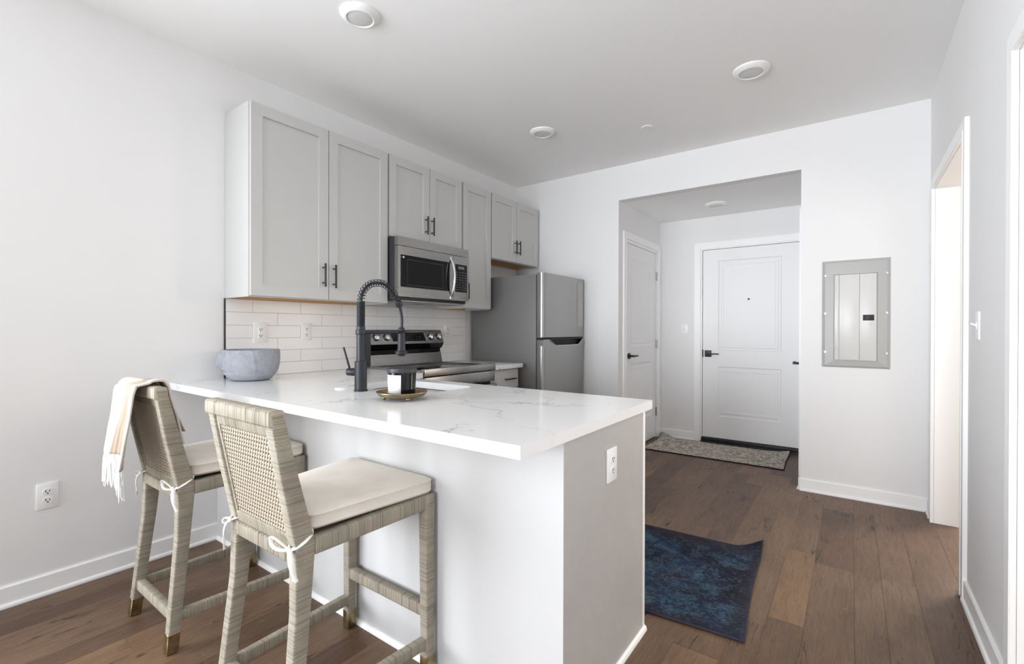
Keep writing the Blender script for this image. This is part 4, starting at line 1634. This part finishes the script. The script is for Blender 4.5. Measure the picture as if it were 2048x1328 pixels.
        for i, q in enumerate(res):
            out.append(q)
            nx = res[(i + 1) % len(res)]
            if i % 7 == 6:
                for k in range(1, 8):
                    out.append(q.lerp(nx, k / 8))
        return out
    prof = [(.060, 0.000), (.020, .001), (.006, .006), (.0006, .012), (-.0015, .0145), (.0005, .017), (-.0005, .030), (.0005, .045), (-.0018, .0475), (.0006, .050), (.007, .0555), (.025, .060), (.07, .0635), (.13, .065)]
    rings = []
    for ins, z in prof:
        rings.append([b.bm.verts.new((q.x, q.y, .6225 + z + (q.y + .2) * .012)) for q in outline(ins)])
    for r0, r1 in zip(rings, rings[1:]):
        n = len(r0)
        for k in range(n):
            j = (k + 1) % n
            b.bm.faces.new((r0[k], r0[j], r1[j], r1[k]))
    b.bm.faces.new(rings[0][::-1]); b.bm.faces.new(rings[-1])
    cu = b.obj('seat_cushion', 'linen', t, angle=60)
    # ties
    for s in (-1, 1):
        b = B()
        kn = Vector((s * .176, -.2705, .598))
        b.tube(bez((s * .172, -.205, .632), (s * .205, -.212, .625), (s * .208, -.262, .606), tuple(kn), 14), .0048, 8, flat=.45)
        b.tube(bez((s * .160, -.205, .632), (s * .150, -.235, .612), (s * .150, -.268, .604), tuple(kn), 14), .0046, 8, flat=.45)
        b.sphere(kn + Vector((0, -.003, 0)), .0085, (1, .7, 1.1), 12)
        if s > 0:
            b.tube(bez(kn, kn + Vector((-.03, -.02, .03)), kn + Vector((-.085, -.015, .030)), kn + Vector((-.080, -.010, .010)), 12)
                   + bez(kn + Vector((-.080, -.010, .010)), kn + Vector((-.075, -.012, -.012)), kn + Vector((-.03, -.016, -.006)), kn, 12)[1:], .0060, 8, flat=.4)
            b.tube(bez(kn, kn + Vector((.03, -.014, -.008)), kn + Vector((.035, -.010, -.035)), kn + Vector((.026, .0, -.075)), 12), .0062, 8, flat=.4)
            b.tube(bez(kn, kn + Vector((.02, -.016, -.02)), kn + Vector((.03, -.012, -.05)), kn + Vector((.033, .002, -.078)), 12), .0050, 8, flat=.4)
        else:
            b.tube(bez(kn, kn + Vector((-.03, -.02, .02)), kn + Vector((-.025, -.02, -.035)), kn, 14), .0050, 8, flat=.5)
            b.tube(bez(kn, kn + Vector((-.020, -.018, -.01)), kn + Vector((-.018, -.014, -.05)), kn + Vector((-.026, -.008, -.100)), 12), .0052, 8, flat=.4)
            b.tube(bez(kn, kn + Vector((-.005, -.018, -.01)), kn + Vector((-.022, -.014, -.04)), kn + Vector((-.020, -.008, -.080)), 12), .0046, 8, flat=.4)
        b.obj('tie', 'cushion_tie', cu)
    t.location = loc
    return t


s1 = make_stool((1.533, 0, 0), 'grey rattan bar stool nearer the camera, its caned back uncovered')
s2 = copy_tree(s1)
s2.location = (.708, 0, 0)
s2['label'] = 'grey rattan bar stool nearer the left wall, with the fringed throw over its back'

# ------------------------------------------------------------------ fringed throw over the farther stool
SX = .708
t = thing('throw_blanket', 'ivory fringed throw draped over the back of the left stool', 'blanket', (SX - .08, -.33, .80))
def drape(x0t, x1t, x0b, x1b, zrear, zfront, amp, seed, off=0.0, ph=0.0, nf=3.2):
    """path: from the rear hem up over the top rail, down in front"""
    rq = random.Random(seed)
    path = [(-.372, zrear), (-.366, zrear + .10), (-.360, .86), (-.356, .95), (-.350, .985), (-.334, .998), (-.312, 1.000), (-.292, .995), (-.281, .975), (-.272, .93), (-.248, .86), (-.222, zfront)]
    pts = [Vector((0, y, z)) for y, z in path]
    res = [p for p, tg in resample(pts, 60)]
    rears = [r.z for r in res]
    def fn(u, v):
        k = v * 60
        i = min(59, int(k)); f = k - i
        p = res[i].lerp(res[i + 1], f)
        top = math.exp(-((p.z - 1.0) / .10) ** 2)
        rear = v < .62
        wd = 1 - top
        xt = x0t + (x1t - x0t) * u
        xb = x0b + (x1b - x0b) * u
        g = min(1, max(0, (1.0 - p.z) / .32))
        x_ = xt * (1 - g) + xb * g
        w = amp * g * math.sin(u * nf * 2 * PI + ph) + .3 * amp * g * math.sin(u * nf * 4.3 * PI + 1)
        y_ = p.y - off * (1 if v < .5 else -.3) + w + (.0025 * g * math.sin(u * 41 + p.z * 9) if v < .5 else 0) * (1 if v < .5 else .4) - (.012 * g if v < .5 else -.004 * g)
        if v >= .5:
            y_ += amp * .4 * g + .004
        return (x_, y_, p.z + off * .35 * top)
    return fn
fmain = drape(.535, .775, .462, .715, .700, .800, .013, 1, .003, .4, 1.6)
b = B(); b.surf(fmain, 60, 60)
b.obj('cloth', 'blanket', t, angle=80, solid=.004)
f2 = drape(.738, .818, .655, .765, .735, .790, .016, 2, .018, 2.6, .8)
b = B(); b.surf(f2, 30, 60)
b.obj('folded_edge', 'blanket_edge', t, angle=80, solid=.004)['label'] = 'beige reverse side folded outward'
f3 = drape(.808, .842, .758, .798, .680, .745, .006, 4, .021, .6, .7)
b = B(); b.surf(f3, 16, 60)
b.obj('hem_roll', 'blanket', t, angle=80, solid=.008)
b = B()
rq = random.Random(9)
for (fn_, n, ln) in ((fmain, 60, .105), (f2, 22, .125), (f3, 12, .110)):
    for i in range(n):
        u_ = (i + .5) / n
        p = Vector(fn_(u_, 0))
        l_ = ln * rq.uniform(.75, 1.1)
        dx, dy = rq.uniform(-.012, .012), rq.uniform(-.006, .008)
        b.tube(bez(p, p + Vector((dx * .2, -.002, -l_ * .35)), p + Vector((dx * 1.2, dy, -l_ * .65)), p + Vector((dx * .8, dy, -l_)), 6), [.0019] * 6 + [.0014], 5)
        if i % 2 == 0:
            b.tube(bez(p, p + Vector((-dx * .4, -.003, -l_ * .35)), p + Vector((-dx, -dy, -l_ * .6)), p + Vector((-dx * .4, -.004, -l_ * .93)), 6), .0017, 5)
fr = b.obj('fringe', 'fringe', t)
fr['kind'] = 'stuff'
